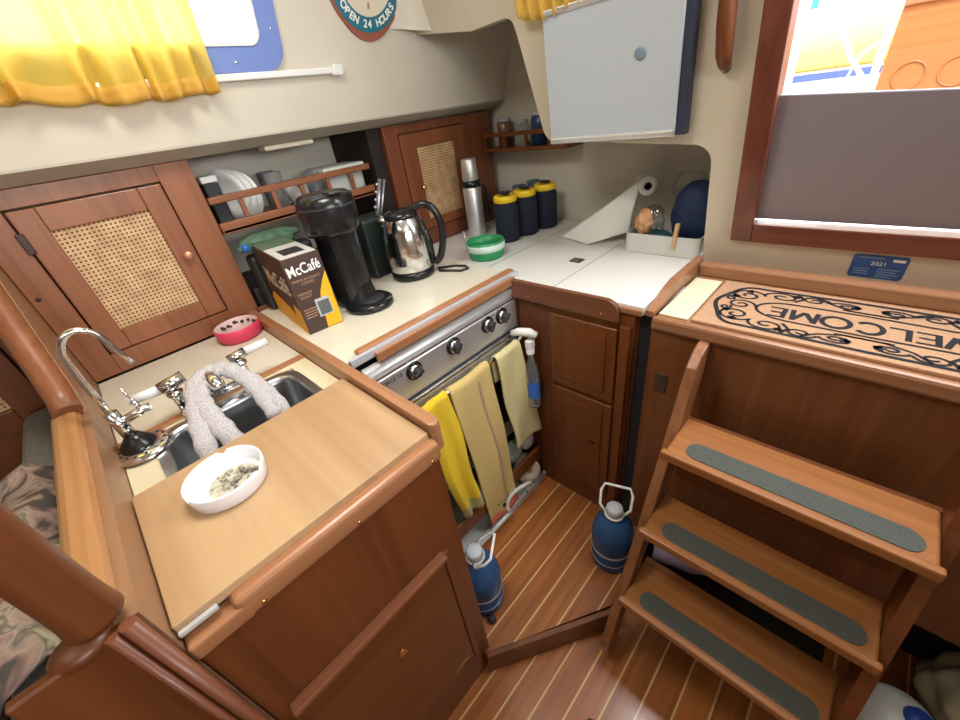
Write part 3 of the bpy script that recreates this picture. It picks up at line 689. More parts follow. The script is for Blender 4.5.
k = MB(); k.tube([(-1.045,-.028,.985),(-1.044,-.088,.990)], [.0125,.0095], 10, sx=.6); k.build('lever', WHITE, t)
k = MB(); k.tube([(-1.045,.156,.985),(-1.048,.214,.985)], [.0115,.010], 10, sx=.6); k.build('lever', WHITE, t)
# knitted cloth draped over mixer
k = MB()
def strand(P, R): 
    Q = []; n = len(P)
    for i in range(n-1):
        for j in range(6):
            tt = j/6; p0,p1,p2,p3 = [Vector(P[max(0,min(n-1,q))]) for q in (i-1,i,i+1,i+2)]
            Q.append(.5*((2*p1)+(-p0+p2)*tt+(2*p0-5*p1+4*p2-p3)*tt*tt+(-p0+3*p1-3*p2+p3)*tt**3))
    Q.append(Vector(P[-1])); RR = [R*(1+.10*math.sin(i*1.7)) for i in range(len(Q))]
    RR[0] *= .8; RR[-1] *= .8
    Q = [q+Vector((0,.012,-.004)) for q in Q]; k.tube(Q, RR, 14, sx=.72, up=(0,1,0))
SH = .012
strand([(-.80,-.030,.870),(-.83,-.032,.905),(-.89,-.020,.945),(-.96,.000,.968),(-1.005,.022,.985),(-1.02,.055,.990),(-1.00,.085,.988),(-.955,.105,.968),(-.90,.112,.935),(-.85,.112,.895)], .019)
strand([(-.80,.020,.870),(-.84,.015,.915),(-.90,.008,.950),(-.96,.010,.968),(-1.00,.028,.980)], .021)
strand([(-.83,.130,.880),(-.88,.130,.925),(-.94,.118,.960),(-.99,.092,.980)], .015)
tag(k.build('knitted_cloth', KNIT), 'grey knitted dishcloth draped over the mixer tap into the sink', 'cloth')

# ashtray
t = thing('ashtray', 'round white ashtray with ash on the cutting board', 'ashtray', (-.688,-.018,.926))
k = MB(); P_ = [(0,.0),(.058,.0),(.062,.003),(.0645,.030),(.0635,.033),(.0605,.032),(.0575,.010),(.052,.006),(0,.005)]
k.lathe(P_, (-.685,-.016,.9203), 48)
for v in k.bm.verts:
    a = math.atan2(v.co.y+.016, v.co.x+.685)
    for a0 in (2.9, .8, -1.3):
        if abs((a-a0+PI)%(2*PI)-PI) < .09 and v.co.z > .950: v.co.z -= .008
k.build('dish', mat('white melamine',(.78,.80,.84),.25), t)
k = MB(); k.lathe([(.0,.0),(.040,.0),(.043,-.001)], (-.682,-.010,.9262), 32); lab(k.build('ash_bed', noisy('pale ash',(.66,.62,.50),(.40,.37,.30),90,.95), t), 'pale smear of ash')
k = MB()
random.seed(3)
for i in range(46):
    a = random.uniform(0,6.28); r = .036*random.random()**.7; k.ball((-.690+r*math.cos(a)+.006, -.010+r*math.sin(a), .9262), random.uniform(.0012,.0042), 1.4,1,.5, 6)
for x,y,a in ((-.700,.008,.3),(-.678,.018,1.2),(-.672,-.016,2.0)): k.tube([(x,y,.9295),(x+.02*math.cos(a),y+.02*math.sin(a),.9295)], .0038, 8)
k.build('ash', noisy('cigarette ash',(.42,.38,.28),(.13,.12,.11),180,.95), t)

# pink dish
t = thing('pink_dish', 'round pink dish with dark hearts inside on the counter by the caned locker', 'dish', (-1.375,.235,.9005))
k = MB(); k.lathe([(0,0),(.058,0),(.066,.008),(.068,.040),(.064,.044)], (-1.375,.222,.9005), 40); k.build('outer', PINK, t)
k = MB(); k.lathe([(.064,.044),(.060,.040),(.054,.012),(.045,.008),(0,.008)], (-1.375,.222,.9005), 40); lab(k.build('liner', mat('pale pink lining',(.72,.50,.50),.4), t), 'pale inside')
k = MB()
for a, h in ((2.2,.030),(2.6,.027),(3.0,.031),(3.4,.026),(3.8,.03),(1.8,.028),(1.4,.031)):
    r = .0565; c = Vector((-1.375+r*math.cos(a), .222+r*math.sin(a), .9005+h)); k.ball(c, .0068, .5,1,.9, 10)
    k.ball(c+Vector((0,.007,-.003)), .0045, .5,1,.9, 8)
k.build('heart_print', BROWNP, t)

# ================================================================== STOVE
t = thing('stove', 'stainless galley stove with black knobs and a towel rail', 'stove', (-1.0,.64,.10))
XP = -.82
k = MB(); k.box(-1.30,XP-.012,.335,.925,.19,.888); k.build('carcass', noisy('dull dark metal',(.05,.05,.05),(.03,.03,.03),6,.5), t)
k = MB(); k.prism([(-.832,.900),(-.812,.893),(XP,.868),(-.808,.855),(-.808,.760),(-.818,.745),(-.832,.745)], lambda u,v,tt:(u,tt,v), .338, .928, .0015); k.build('control_panel', STEEL, t)
k = MB(); k.box(-.818,-.801,.338,.928,.866,.871,.001); k.box(-.812,-.803,.338,.928,.730,.740,.002); lab(k.build('edge_trim', CHROME, t), 'polished trim strips')
for i, yy in enumerate((.474,.628,.782,.853)):
    kb = MB(); kb.at(Matrix.Translation((-.808,yy,.828)) @ Matrix.Rotation(PI/2,4,'Y'))
    kb.lathe([(0,0),(.028,0),(.028,.004),(.025,.006),(0,.006)], (0,0,0), 32)
    kk = kb.build('knob', BLACK, t)
    kb = MB(); kb.at(Matrix.Translation((-.8018,yy,.828)) @ Matrix.Rotation(PI/2,4,'Y')); kb.lathe([(0,0),(.0215,0),(.0205,.005),(.015,.008),(0,.008)], (0,0,0), 32); lab(kb.build('knob_collar', CHROME, kk), 'silver collar')
    kb = MB(); kb.at(Matrix.Translation((-.794,yy,.828)) @ Matrix.Rotation(PI/2,4,'Y') @ Matrix.Rotation((.3,.9,.9,.6)[i],4,'Z')); kb.box(-.006,.006,-.019,.016,0,.017,.003); kb.lathe([(0,0),(.014,0),(.012,.012),(0,.013)],(0,0,0),20); kb.build('knob_grip', BLACKM, kk)
k = MB(); k.box(-.835,-.806,.345,.920,.30,.727,.003); dr = k.build('oven_door', STEEL, t)
k = MB(); k.box(-.8065,-.803,.43,.84,.38,.60,.002); k.build('oven_glass', BLACK, dr)
k = MB(); XR, ZR = -.768, .742
k.tube([(XR,.375,ZR-.02),(XR,.89,ZR-.02)], .006, 12); k.tube([(-.812,.385,ZR-.02),(XR,.385,ZR-.02)], .005, 8); k.tube([(-.812,.88,ZR-.02),(XR,.88,ZR-.02)], .005, 8); k.build('towel_rail', CHROME, t)
k = MB(); k.use(INK); k.text('FORCE 10', .017, Matrix.Translation((-.8072,.398,.838)) @ Matrix.Rotation(PI/2,4,'Z') @ Matrix.Rotation(PI/2,4,'X'), .0003); k.build('maker_lettering', None, t)
k = MB(); k.box(-.83,-.806,.930,.938,.70,.90,.001); lab(k.build('side_bracket', CHROME, t),'bright side bracket')

# stove cover
t = thing('stove_cover', 'cream laminate cover board with metal-edged wood fiddle over the stove', 'cover', (-1.1,.64,.905))
k = MB(); k.box(-1.445,-.845,.316,.972,.906,.929,.002); k.build('board', LAM, t)
k = MB(); fp = [(-.868,.352),(-.846,.345),(-.836,.345),(-.836,.975),(-.868,.975)]
k.box(-.866,-.838,.350,.975,.929,.945,.007,3); lab(k.build('top_fiddle', HONEY_Y, t), 'raised wooden fiddle')
k = MB(); k.box(-.838,-.826,.318,.975,.922,.940,.001); lab(k.build('metal_strip', mat('dull aluminium',(.66,.69,.75),.4,.5), t), 'grey metal strip')
k = MB(); k.box(-.826,-.812,.385,.945,.905,.932,.003); lab(k.build('lower_fiddle', HONEY_Y, t), 'lower wooden batten')
k = MB(); k.box(-1.447,-1.440,.316,.972,.929,.945,.001); k.build('back_batten', DTEAK_Y, t)

# recess under the stove
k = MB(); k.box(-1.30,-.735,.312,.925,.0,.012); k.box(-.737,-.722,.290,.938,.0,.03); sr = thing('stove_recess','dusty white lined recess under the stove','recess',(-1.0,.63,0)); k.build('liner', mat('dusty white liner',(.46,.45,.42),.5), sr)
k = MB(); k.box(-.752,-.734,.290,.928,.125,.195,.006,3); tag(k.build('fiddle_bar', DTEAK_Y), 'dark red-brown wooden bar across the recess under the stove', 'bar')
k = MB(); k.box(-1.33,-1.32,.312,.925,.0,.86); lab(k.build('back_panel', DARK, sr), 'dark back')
k = MB(); k.at(Matrix.Translation((-.775,.865,.09)) @ Matrix.Rotation(-.5,4,'Z') @ Matrix.Rotation(1.25,4,'Y')); k.lathe([(.016,-.04),(.052,-.04),(.054,-.036),(.054,.036),(.052,.04),(.016,.04),(.016,-.04)], (0,0,0), 32)
tag(k.build('tissue_roll', mat('beige tissue',(.58,.50,.38),.9)), 'beige roll of tissue under the stove beside the tall cabinet', 'roll')
k = MB(); hp = []
for i in range(25):
    a = math.radians(-40+250*i/24); hp.append((-.712+.008*math.sin(a*2), .74+.075*math.cos(a), .078+.045*math.sin(a)))
k.tube([( -.715,.50,.035),(-.715,.62,.035)]+hp[::-1][:1]+hp[::-1][1:], .0085, 8)
tag(k.build('white_hose', mat('white hose',(.58,.58,.56),.4)), 'white hose curling out from under the stove', 'hose')
k = MB(); k.box(-.80,-.755,.60,.92,.20,.21); k.tube([(-.757,.36,.30),(-.757,.50,.295)], .010, 8)
k.bm.free()
# pale bag in recess
def lump(c, rx, ry, rz, seed, amp=.18, n=20):
    k = MB(); random.seed(seed); ph = [random.uniform(0,6.28) for _ in range(6)]
    for i in range(n+1): pass
    def f(u,v):
        th = PI*u; a = 2*PI*v; r = 1+amp*(math.sin(3*a+ph[0])*math.sin(2*th+ph[1])+.5*math.sin(7*a+ph[2]+3*th)+.4*math.sin(11*th+ph[3]+2*a)) * math.sin(th)
        return (c[0]+rx*r*math.sin(th)*math.cos(a), c[1]+ry*r*math.sin(th)*math.sin(a), c[2]+rz*(-math.cos(th)*r))
    k.grid(f, n, n*2); bmesh.ops.remove_doubles(k.bm, verts=k.bm.verts, dist=1e-5); return k
tag(lump((-.783,.80,.235),.022,.055,.055,5).build('plastic_bag', mat('pale green plastic',(.28,.34,.30),.3)), 'crumpled greenish plastic bag behind the bar under the stove', 'bag')
tag(lump((-.778,.892,.245),.022,.036,.060,9,.08).build('plastic_bag', mat('cloudy plastic',(.50,.50,.46),.3)), 'crumpled cloudy white bag under the cream towel', 'bag')
tag(lump((-.82,.40,.095),.045,.06,.07,12,.1).build('plastic_bag', mat('whitish plastic',(.50,.50,.48),.4)), 'whitish bag low behind the yellow towel', 'bag')

# towels
def towel(name, label, m, top, bot, zr, zb, xb, folds, hem=None, back=.10, seed=1, rail=(XR, ZR-.02)):
    k = MB(); random.seed(seed); ph = random.uniform(0,6)
    xr, zz = rail; rr = .011
    L = zz-zb
    tot = back+PI*rr+L
    def f(u, v):
        s = v*tot
        if s < back: x, z, w = xr-rr, zz-back+s, 0
        elif s < back+PI*rr:
            a = (s-back)/rr; x, z, w = xr-rr*math.cos(a), zz+rr*math.sin(a), 0
        else:
            d = s-back-PI*rr; w = d/L; x, z = xr+rr+(xb-xr-rr)*w, zz-d
        y0 = top[0]+(bot[0]-top[0])*w; y1 = top[1]+(bot[1]-top[1])*w
        x += (folds[0]*math.sin(folds[1]*u*2*PI+ph)*(.25+w)) + .003*math.sin(9*w+u*5)
        return (x, y0+(y1-y0)*u+.004*math.sin(w*8+ph), z+.006*math.sin(u*9+ph)*w)
    k.use(m); k.grid(f, 30, 60)
    if hem:
        k.use(hem[1]); k.bm.faces.ensure_lookup_table()
        for fc in k.bm.faces:
            c = fc.calc_center_median()
            if c.z < zb+hem[0] and c.x > xr+.004: fc.material_index = k.mi
    o = k.build(name, None, solid=.0055); tag(o, label, 'towel', 'towels on the stove rail'); return o, f
towel('towel', 'bright yellow bunched towel, leftmost on the stove rail', TOWY, (.420,.535), (.468,.555), ZR, .225, -.722, (.010,1.6), (.055,TOWH), seed=2)
t2, f2 = towel('towel', 'long tan yellow towel with coral hem, middle of the stove rail', TOWT, (.545,.722), (.585,.742), ZR, .055, -.718, (.006,1.3), (.035,CORAL), seed=5)
k = MB()
def on2(u, v): 
    p = Vector(f2(u, v)); return tuple(p+Vector((.0042,0,0)))
k.use(mat('mauve stripe',(.40,.26,.22),.95))
for u0 in (.62,.66):
    k.grid(lambda a,b_: on2(u0+a*.018, .2+.72*b_), 2, 50)
k.use(INK)
for i in range(5): k.grid(lambda a,b_: on2(.30+.10*i+a*.035, .895-.006*(i%2)+b_*.012), 2, 2)
k.grid(lambda a,b_: on2(.42+a*.10, .920+b_*.028), 3, 3)
k.build('stripe', None, t2)
towel('towel', 'cream terry towel, rightmost on the stove rail', TOWC, (.748,.874), (.782,.938), ZR, .295, -.738, (.004,1.2), seed=8)

# spray bottle
t = thing('spray_bottle', 'clear spray bottle with white trigger wedged between stove and tall cabinet', 'bottle', (-.748,.905,.40))
k = MB().at(Matrix.Translation((.012,-.002,.028))); k.lathe([(0,0),(.028,0),(.030,.01),(.030,.14),(.024,.18),(.012,.21),(.012,.235),(0,.235)], (-.745,.903,.415), 28, .95,.75); k.build('bottle', CLEAR, t)
k = MB().at(Matrix.Translation((.012,-.002,.028))); k.lathe([(.0305,0),(.0305,.07)], (-.745,.903,.46), 28,.95,.75); lab(k.build('label_band', mat('blue label',(.04,.16,.55),.4), t), 'blue label')
k = MB().at(Matrix.Translation((.012,-.002,.028))); k.lathe([(.015,0),(.015,.02),(.012,.025)], (-.745,.903,.650), 20); k.box(-.758,-.732,.888,.918,.672,.705,.006,3)
k.tube([(-.800,.875,.728),(-.775,.888,.735),(-.745,.903,.733),(-.722,.915,.722)], [.011,.014,.016,.011], 12); k.tube([(-.770,.892,.722),(-.785,.884,.690)], [.006,.004], 8); k.build('trigger_head', WHITE, t)

# ================================================================== TALL CABINET + AFT COUNTER
t = thing('tall_cabinet', 'dark brown cabinet with two raised panel doors right of the stove', 'cabinet', (-.6,.98,0))
k = MB(); k.box(-.83,-.392,.942,.96,0,.895,.002); k.box(-.40,-.385,.96,1.3,0,.895); k.box(-.85,-.83,.942,1.6,0,.895); k.build('carcass', DTEAK_Z, t)
for (z0,z1) in ((.562,.838),(.10,.548)):
    k = MB(); k.box(-.672,-.436,.932,.942,z0,z1,.006,3); dr = k.build('door', DTEAK_Z, t)
    k = MB(); k.box(-.640,-.468,.928,.932,z0+.035,z1-.035,.003); k.build('raised_panel', DTEAK_Z, dr)
    if z0 < .2:
        k = MB(); k.box(-.512,-.492,.9265,.9285,.350,.362,.001); lab(k.build('finger_hole', DARK, dr), 'dark finger hole')
k = MB(); k.box(-.428,-.398,.930,.942,0,.855,.003); k.build('corner_post', DTEAK_Z, t)
fp = [(-.820,.865),(-.820,.928),(-.470,.928)]+arc(-.470,.893,.035,90,0,5)[1:]+[(-.435,.865)]
k = MB(); k.prism(fp, XZ, .924, .9415, .003); lab(k.build('top_fiddle', wood('fiddle dark',(.21,.08,.042),(.14,.048,.024),'x'), t), 'rounded wooden fiddle along the counter edge')
k = MB()
for x in (-.745,-.485): k.at(Matrix.Translation((x,.924,.880)) @ Matrix.Rotation(PI/2,4,'X')).lathe([(.004,0),(.003,.0012),(0,.0016)],(0,0,0),10)
k.at(Matrix.Identity(4)); k.build('plug', BRASS, t)
k = MB(); k.box(-.435,-.372,.934,.95,.895,.912,.003); k.build('step_edge', TRIM_X, t)
k = MB(); k.box(-.385,-.347,.965,.99,0,.885); tag(k.build('gap_filler', mat('dark blue grey strip',(.02,.02,.028),.6)), 'dark strip in the gap between tall cabinet and engine box', 'strip')

t = thing('aft_counter', 'white laminate counter in the corner with thin dark seams', 'counter', (-.9,1.3,.895))
k = MB(); k.prism([(-.848,.9425),(-.372,.9425),(-.369,1.30),(-.369,1.655),(-1.445,1.655),(-1.445,.986),(-.848,.986)], XY, .896, .919); k.build('counter_top', TILE, t)
k = MB()
k.box(-.986,-.983,1.0,1.65,.9192,.9196); k.box(-.667,-.6645,.945,1.40,.9192,.9196); k.build('seam', GROUT, t)
k = MB(); k.prism(rrect(-.745,-.700,1.165,1.205,.004,3), XY, .9194, .9202); lab(k.build('lift_ring', mat('dark steel',(.10,.09,.08),.4,.8), t), 'dark metal lifting catch')
k = MB(); k.box(-.733,-.712,1.172,1.190,.9202,.9212); k.build('lift_ring_tab', CHROME, t)

# tray, roll, bag in the niche
t = thing('white_tray', 'white plastic tray holding bags at the right of the niche', 'tray', (-.50,1.42,.92))
k = MB(); tp = rrect(-.622,-.372,1.332,1.50,.02)
i_ = rrect(-.618,-.376,1.336,1.496,.018)
k.ring(tp, i_, XY, .9205, .985); k.prism(i_, XY, .9205, .9245); k.build('tray', mat('greyish tray plastic',(.60,.60,.56),.35), t)
k = MB(); k.box(-.453,-.443,1.322,1.326,.945,1.03,.001); k.box(-.453,-.443,1.3335,1.338,.955,1.03,.001); k.box(-.453,-.443,1.3265,1.333,.988,1.0,.001)
k.bm.transform(Matrix.Translation((-.448,1.33,.98)) @ Matrix.Rotation(.05,4,'Y') @ Matrix.Translation((.448,-1.33,-.98)))
tag(k.build('clothespin', mat('clothespin wood',(.62,.38,.16),.6)), 'wooden clothespin clipped to the rim of the white tray', 'clothespin')
k = lump((-.425,1.43,1.035),.080,.055,.105,21,.05,24)
for v in k.bm.verts:
    if v.co.x > -.372: v.co.x = -.372+(v.co.x+.372)*.1
tag(k.build('navy_bag', mat('navy cloth',(.008,.022,.075),.7)), 'dark blue cloth bag in the white tray against the bulkhead', 'bag')
tag(lump((-.555,1.405,1.010),.040,.045,.055,33,.16,24).build('snack_bag', FILM), 'crinkled clear bag in the white tray next to the blue bag', 'bag')
tag(lump((-.572,1.380,1.012),.027,.022,.045,35,.22,22).build('orange_packet', noisy('orange packet',(.62,.24,.08),(.70,.45,.25),40,.4)), 'orange packet inside the clear bag in the white tray', 'packet')
tag(lump((-.535,1.395,.965),.055,.028,.020,36,.08,18).build('teal_cloth', mat('teal cloth',(.02,.09,.10),.8)), 'folded teal cloth at the front of the white tray', 'cloth')
tag(lump((-.50,1.55,1.10),.060,.04,.045,37,.2,24).build('clear_bag', FILM), 'crumpled clear plastic bag behind the paper towel roll', 'bag')
# paper towel
t = thing('paper_towel_roll', 'white paper towel roll with a sheet pulled down onto the counter', 'paper towel', (-.66,1.53,1.05))
rd = Vector((.50,-.86,.08)).normalized(); rc = Vector((-.655,1.555,1.098))
Q = rd.to_track_quat('Z','Y').to_matrix().to_4x4()
k = MB(); k.at(Matrix.Translation(rc) @ Q); k.lathe([(.012,-.07),(.031,-.07),(.033,-.067),(.033,.055),(.031,.058),(.013,.058),(.013,-.07)],(0,0,0),36); k.build('roll', PAPER, t)
k = MB(); k.at(Matrix.Translation(rc) @ Q); k.lathe([(.0132,-.068),(.0132,.0585),(.0115,.0585),(.0115,-.068)],(0,0,0),24); k.at(Matrix.Identity(4)); lab(k.build('core', BLACKM, t), 'dark cardboard core')
def sheet(u, v):
    top = Vector((-.655,1.515,1.128)).lerp(Vector((-.925,1.395,.924)), u)
    bot = Vector((-.655,1.435,.955)).lerp(Vector((-.775,1.345,.923)), u)
    p = top.lerp(bot, v); p.z -= .004*math.sin(u*PI)*(1-v) ; p.y -= .008*math.sin(v*PI)*(1-u)
    p.z = max(p.z, .9222+.004*math.sin(u*7)**2); return tuple(p)
k = MB(); k.grid(sheet, 24, 18); k.build('sheet', PAPER, t, solid=.001)

# flask
t = thing('steel_flask', 'tall steel vacuum flask with black band in front of the aft caned locker', 'flask', (-1.32,1.285,.92))
cx_, cy_ = -1.325, 1.300
k = MB(); k.lathe([(0,0),(.038,0),(.040,.005),(.040,.205),(.037,.212)], (cx_,cy_,.9202), 36); k.build('body', STEEL, t)
k = MB(); k.lathe([(.037,.212),(.041,.214),(.041,.236),(.037,.238)], (cx_,cy_,.9202), 36); k.tube([(cx_+.04,cy_+.015,1.14),(cx_+.048,cy_+.035,1.13),(cx_+.048,cy_+.04,1.0),(cx_+.036,cy_+.03,.98)],.006,8); lab(k.build('band', BLACK, t), 'black band')
k = MB(); k.lathe([(.034,.238),(.035,.24),(.033,.318),(.030,.324),(0,.324)], (cx_,cy_,.9202), 36); k.build('cup_lid', STEEL, t)
# three dark bottles with yellow caps
t0 = None
for i, (x,y,l) in enumerate(((-1.128,1.290,'nearest of the three dark bottles with yellow lids by the steel flask'),(-1.112,1.400,'middle one of the three dark bottles with yellow lids'),(-1.090,1.520,'rearmost of the three dark bottles with yellow lids, by the back wall'))):
    if t0 is None:
        t0 = tt = thing('water_bottle', l, 'bottle', (x,y,.9202), 'dark bottles with yellow lids')
        k = MB(); k.lathe([(0,0),(.044,0),(.050,.006),(.051,.14),(.046,.158),(.044,.160)], (x,y,.9202), 36); k.build('body', NAVY, t0)
        k = MB(); k.lathe([(.044,.160),(.048,.161),(.048,.182),(.044,.186),(.030,.186),(.026,.181),(0,.181)], (x,y,.9202), 36); c_ = k.build('lid', YEL, t0)
        k = MB(); k.box(x-.022,x+.022,y-.010,y+.010,.9202+.1865,.9202+.197,.003); lab(k.build('lid_insert', BLACKM, c_), 'dark spout insert')
    else:
        tt = copy_tree(t0, (x,y,.9202)); tt['label'] = l
# green bowl in a clear tub
t = thing('green_bowl', 'green plastic bowl with clear rim on the aft counter edge', 'bowl', (-1.068,1.085,.92))
k = MB(); k.lathe([(0,0),(.064,0),(.070,.006),(.072,.036),(.074,.066),(.071,.067),(.068,.036),(.064,.008),(0,.006)], (-1.075,1.090,.9202), 40); k.build('bowl', GREEN, t)
k = MB(); k.lathe([(.0725,.032),(.0765,.036),(.077,.054),(.0745,.058)], (-1.075,1.090,.9202), 40); lab(k.build('clear_band', mat('frosted band',(.55,.68,.62),.3), t), 'frosted clear band')
k = MB(); k.tube([(-1.185,1.085,.9205),(-1.185,1.085,1.005)], .0015, 6); k.tube([(-1.185+.012*math.cos(a),1.085+.012*math.sin(a),1.006) for a in [2*PI*i/12 for i in range(12)]], .0014, 6, closed=True)
tag(k.build('wire_stand', CHROME), 'thin wire hook standing beside the green bowl', 'hook')
# corner rack with jars
t = thing('corner_rack', 'dark wooden rack with jars in the far back corner', 'rack', (-1.25,1.6,1.24))
k = MB(); k.box(-1.445,-.98,1.53,1.655,1.235,1.249,.002); k.build('shelf', DTEAK_X, t)
k = MB(); k.box(-1.445,-.98,1.528,1.540,1.296,1.312,.002); k.build('top_rail', DTEAK_X, t)
for x in (-1.43,-1.31,-1.19,-1.07,-.99):
    k = MB(); k.box(x-.006,x+.006,1.528,1.538,1.249,1.296); k.build('upright', DTEAK_Z, t)
for x,r,h,m,l in ((-1.36,.032,.115,mat('amber jar',(.22,.10,.07),.2),'brown spice jar at the left of the corner rack'),(-1.26,.034,.10,GLASS,'clear jar in the middle of the corner rack'),(-1.16,.036,.125,mat('dark blue jar',(.02,.05,.13),.3),'dark blue tin in the corner rack')):
    k = MB(); k.lathe([(0,0),(r,0),(r,h*.8),(r*.8,h*.88)], (x,1.595,1.2495), 24); j = k.build('jar', m); tag(j, l, 'jar', 'jars in the corner rack')
    k = MB(); k.lathe([(r*.8,h*.88),(r*.88,h*.88),(r*.88,h),(0,h)], (x,1.595,1.2495), 24); k.build('lid', GREYP, j)
# glassware behind the bottles
for x,y,r,h,l in ((-1.245,1.43,.030,.165,'tall glass nearest the flask behind the dark bottles'),(-1.235,1.52,.032,.175,'middle tall glass behind the dark bottles'),(-1.215,1.605,.032,.18,'tall glass in the back corner behind the dark bottles')):
    k = MB(); k.lathe([(0,0),(r*.85,0),(r,h),(r*.94,h),(r*.8,.008),(0,.008)], (x,y,.9202), 24); tag(k.build('drinking_glass', mat('smoky glass',(.35,.42,.5),.06,trans=.7,ior=1.3)), l, 'glass', 'tall glasses behind the dark bottles')

# ================================================================== ON THE STOVE COVER
SZ = .9295
# coffee carton
t = thing('coffee_box', 'brown and yellow coffee pod carton standing at the sink end of the stove cover', 'box', (-1.22,.39,SZ))
x0,x1,y0,y1,z0,z1 = -1.385,-1.090,.336,.441,SZ,1.152
th = math.atan2(.010,.105)
RM = Matrix.Translation((x1,y0,0)) @ Matrix.Rotation(-th,4,'Z') @ Matrix.Translation((-x1,-y0,0))
k = MB().at(RM); k.box(x0,x1,y0,y1,z0,z1,.001); k.build('carton', BROWNP, t)
k = MB().at(RM).use(PAPERG); k.box(x0+.01,x1-.004,y0+.004,y1-.004,z1+.0002,z1+.0012); k.use(BLACKM); k.box(-1.20,-1.125,.36,.418,z1+.0013,z1+.002); k.use(mat('green top print',(.10,.17,.10),.5)); k.box(x0+.01,-1.26,y0+.004,y1-.004,z1+.0013,z1+.002); lab(k.build('top_flap', None, t), 'whitish top flap')
e = .0006
k = MB().at(RM).use(BOXY)
yzf = lambda u,v,tt: (x1+tt, u, v)
k.prism([(.393,z0+.002),(.4405,z0+.002),(.4405,z0+.165)]+[(.4405-.043*(1-(1-q)**2)**.5 if False else .4405-.040*math.sin(q*PI/2), z0+.165-.09*q) for q in (.3,.6,.8,1)]+[(.398,z0+.05)], yzf, e*.4, e)
xzf = lambda u,v,tt: (u, y0-tt, v)
k.prism([(x0+.002,z0+.002),(x1-.001,z0+.002),(x1-.001,z0+.075),(x1-.05,z0+.085),(x1-.07,z0+.04),(x1-.10,z0+.06),(x0+.05,z0+.082),(x0+.002,z0+.055)], xzf, e*.4, e)
k.build('yellow_print', None, t)
k = MB().at(RM).use(WHINK)
k.text('McCafé', .0345, Matrix.Translation((x1+e*1.2,.387,z1-.036)) @ Matrix.Rotation(PI/2,4,'Z') @ Matrix.Rotation(PI/2,4,'X') @ Matrix.Rotation(.05,4,'Z') @ Matrix.Diagonal((.88,1.15,1,1)), .0002, bold=.0005)
k.use(TANINK)
k.text('PREMIUM ROAST\nCOFFEE', .0105, Matrix.Translation((x1+e*1.2,.384,z1-.070)) @ Matrix.Rotation(PI/2,4,'Z') @ Matrix.Rotation(PI/2,4,'X'), .0002)
k.text('MEDIUM\nROAST', .0105, Matrix.Translation((x1+e*1.2,.366,z1-.108)) @ Matrix.Rotation(PI/2,4,'Z') @ Matrix.Rotation(PI/2,4,'X'), .0002)
for i in range(4): k.box(x1,x1+e,.345,.390-.004*i,z0+.072-.008*i,z0+.0745-.008*i)
k.build('lettering', None, t)
k = MB().at(RM).use(GREYP); k.box(x1,x1+.0012,.383,.424,z0+.040,z0+.094,.0004); k.use(mat('grey cup picture',(.10,.12,.12),.4)); k.box(x1+.0012,x1+.0016,.388,.422,z0+.044,z0+.086); k.build('cup_picture', None, t)
k = MB().at(RM).use(mat('cream ink',(.62,.52,.40),.6))
k.text('McCafé', .075, Matrix.Translation((-1.225,y0-e*1.2,z1-.085)) @ Matrix.Rotation(PI/2,4,'X') @ Matrix.Diagonal((.95,1,1,1)), .0002, bold=.0008)
k.build('side_lettering', None, t)
# coffee maker
t = thing('coffee_maker', 'tall black single-serve coffee maker behind the coffee carton', 'coffee maker', (-1.14,.55,SZ))
k = MB(); k.lathe([(0,0),(.073,0),(.078,.004),(.077,.018),(.066,.024),(0,.024)], (-1.105,.555,SZ), 40, 1.05,.98); k.build('base', BLACK, t)
k = MB(); k.prism(rrect(-1.235,-1.110,.488,.606,.050), XY, SZ+.02, SZ+.255, .004); k.lathe([(.058,0),(.052,.03),(.050,.045)], (-1.155,.553,SZ+.022), 32); k.build('column', BLACK, t)
k = MB(); k.lathe([(0,0),(.055,0),(.080,.008),(.084,.02),(.087,.085),(.083,.105),(.070,.114),(.0,.118)], (-1.150,.536,SZ+.232), 44, 1.0,.95); k.build('head', BLACK, t)
k = MB(); k.lathe([(.0875,0),(.0885,.003),(.0875,.006)], (-1.150,.536,SZ+.312), 44,1,.95); k.box(-1.115,-1.07,.518,.554,SZ+.345,SZ+.352,.002); k.build('lid_seam', mat('glossy dark trim',(.04,.04,.045),.12), t)
k = MB(); k.lathe([(0,0),(.045,0),(.045,.003),(0,.003)], (-1.09,.555,SZ+.0245), 28); k.build('drip_grate', BLACKM, t)
# kettle
t = thing('kettle', 'stainless electric kettle with black handle and base on the stove cover', 'kettle', (-1.18,.80,SZ))
kc = (-1.185,.805,SZ)
k = MB(); k.lathe([(0,0),(.076,0),(.080,.004),(.080,.022),(.074,.028),(0,.028)], kc, 40); k.build('power_base', BLACK, t)
k = MB(); k.lathe([(.074,.028),(.078,.032),(.082,.06),(.081,.12),(.074,.17),(.064,.200),(.057,.212)], kc, 44); k.tube([(kc[0]-.06,kc[1]-.025,SZ+.185),(kc[0]-.085,kc[1]-.035,SZ+.21)],[.022,.012],12); k.build('body', CHROME, t)
k = MB(); k.lathe([(.059,.208),(.060,.216),(.055,.228),(.03,.236),(0,.238)], kc, 40); k.build('lid', BLACK, t)
ang = .75; hx, hy = math.cos(ang), math.sin(ang)
hp = [(.030,.225),(.075,.242),(.108,.230),(.129,.190),(.133,.14),(.124,.090),(.108,.052),(.084,.034)]
k = MB(); Q = []
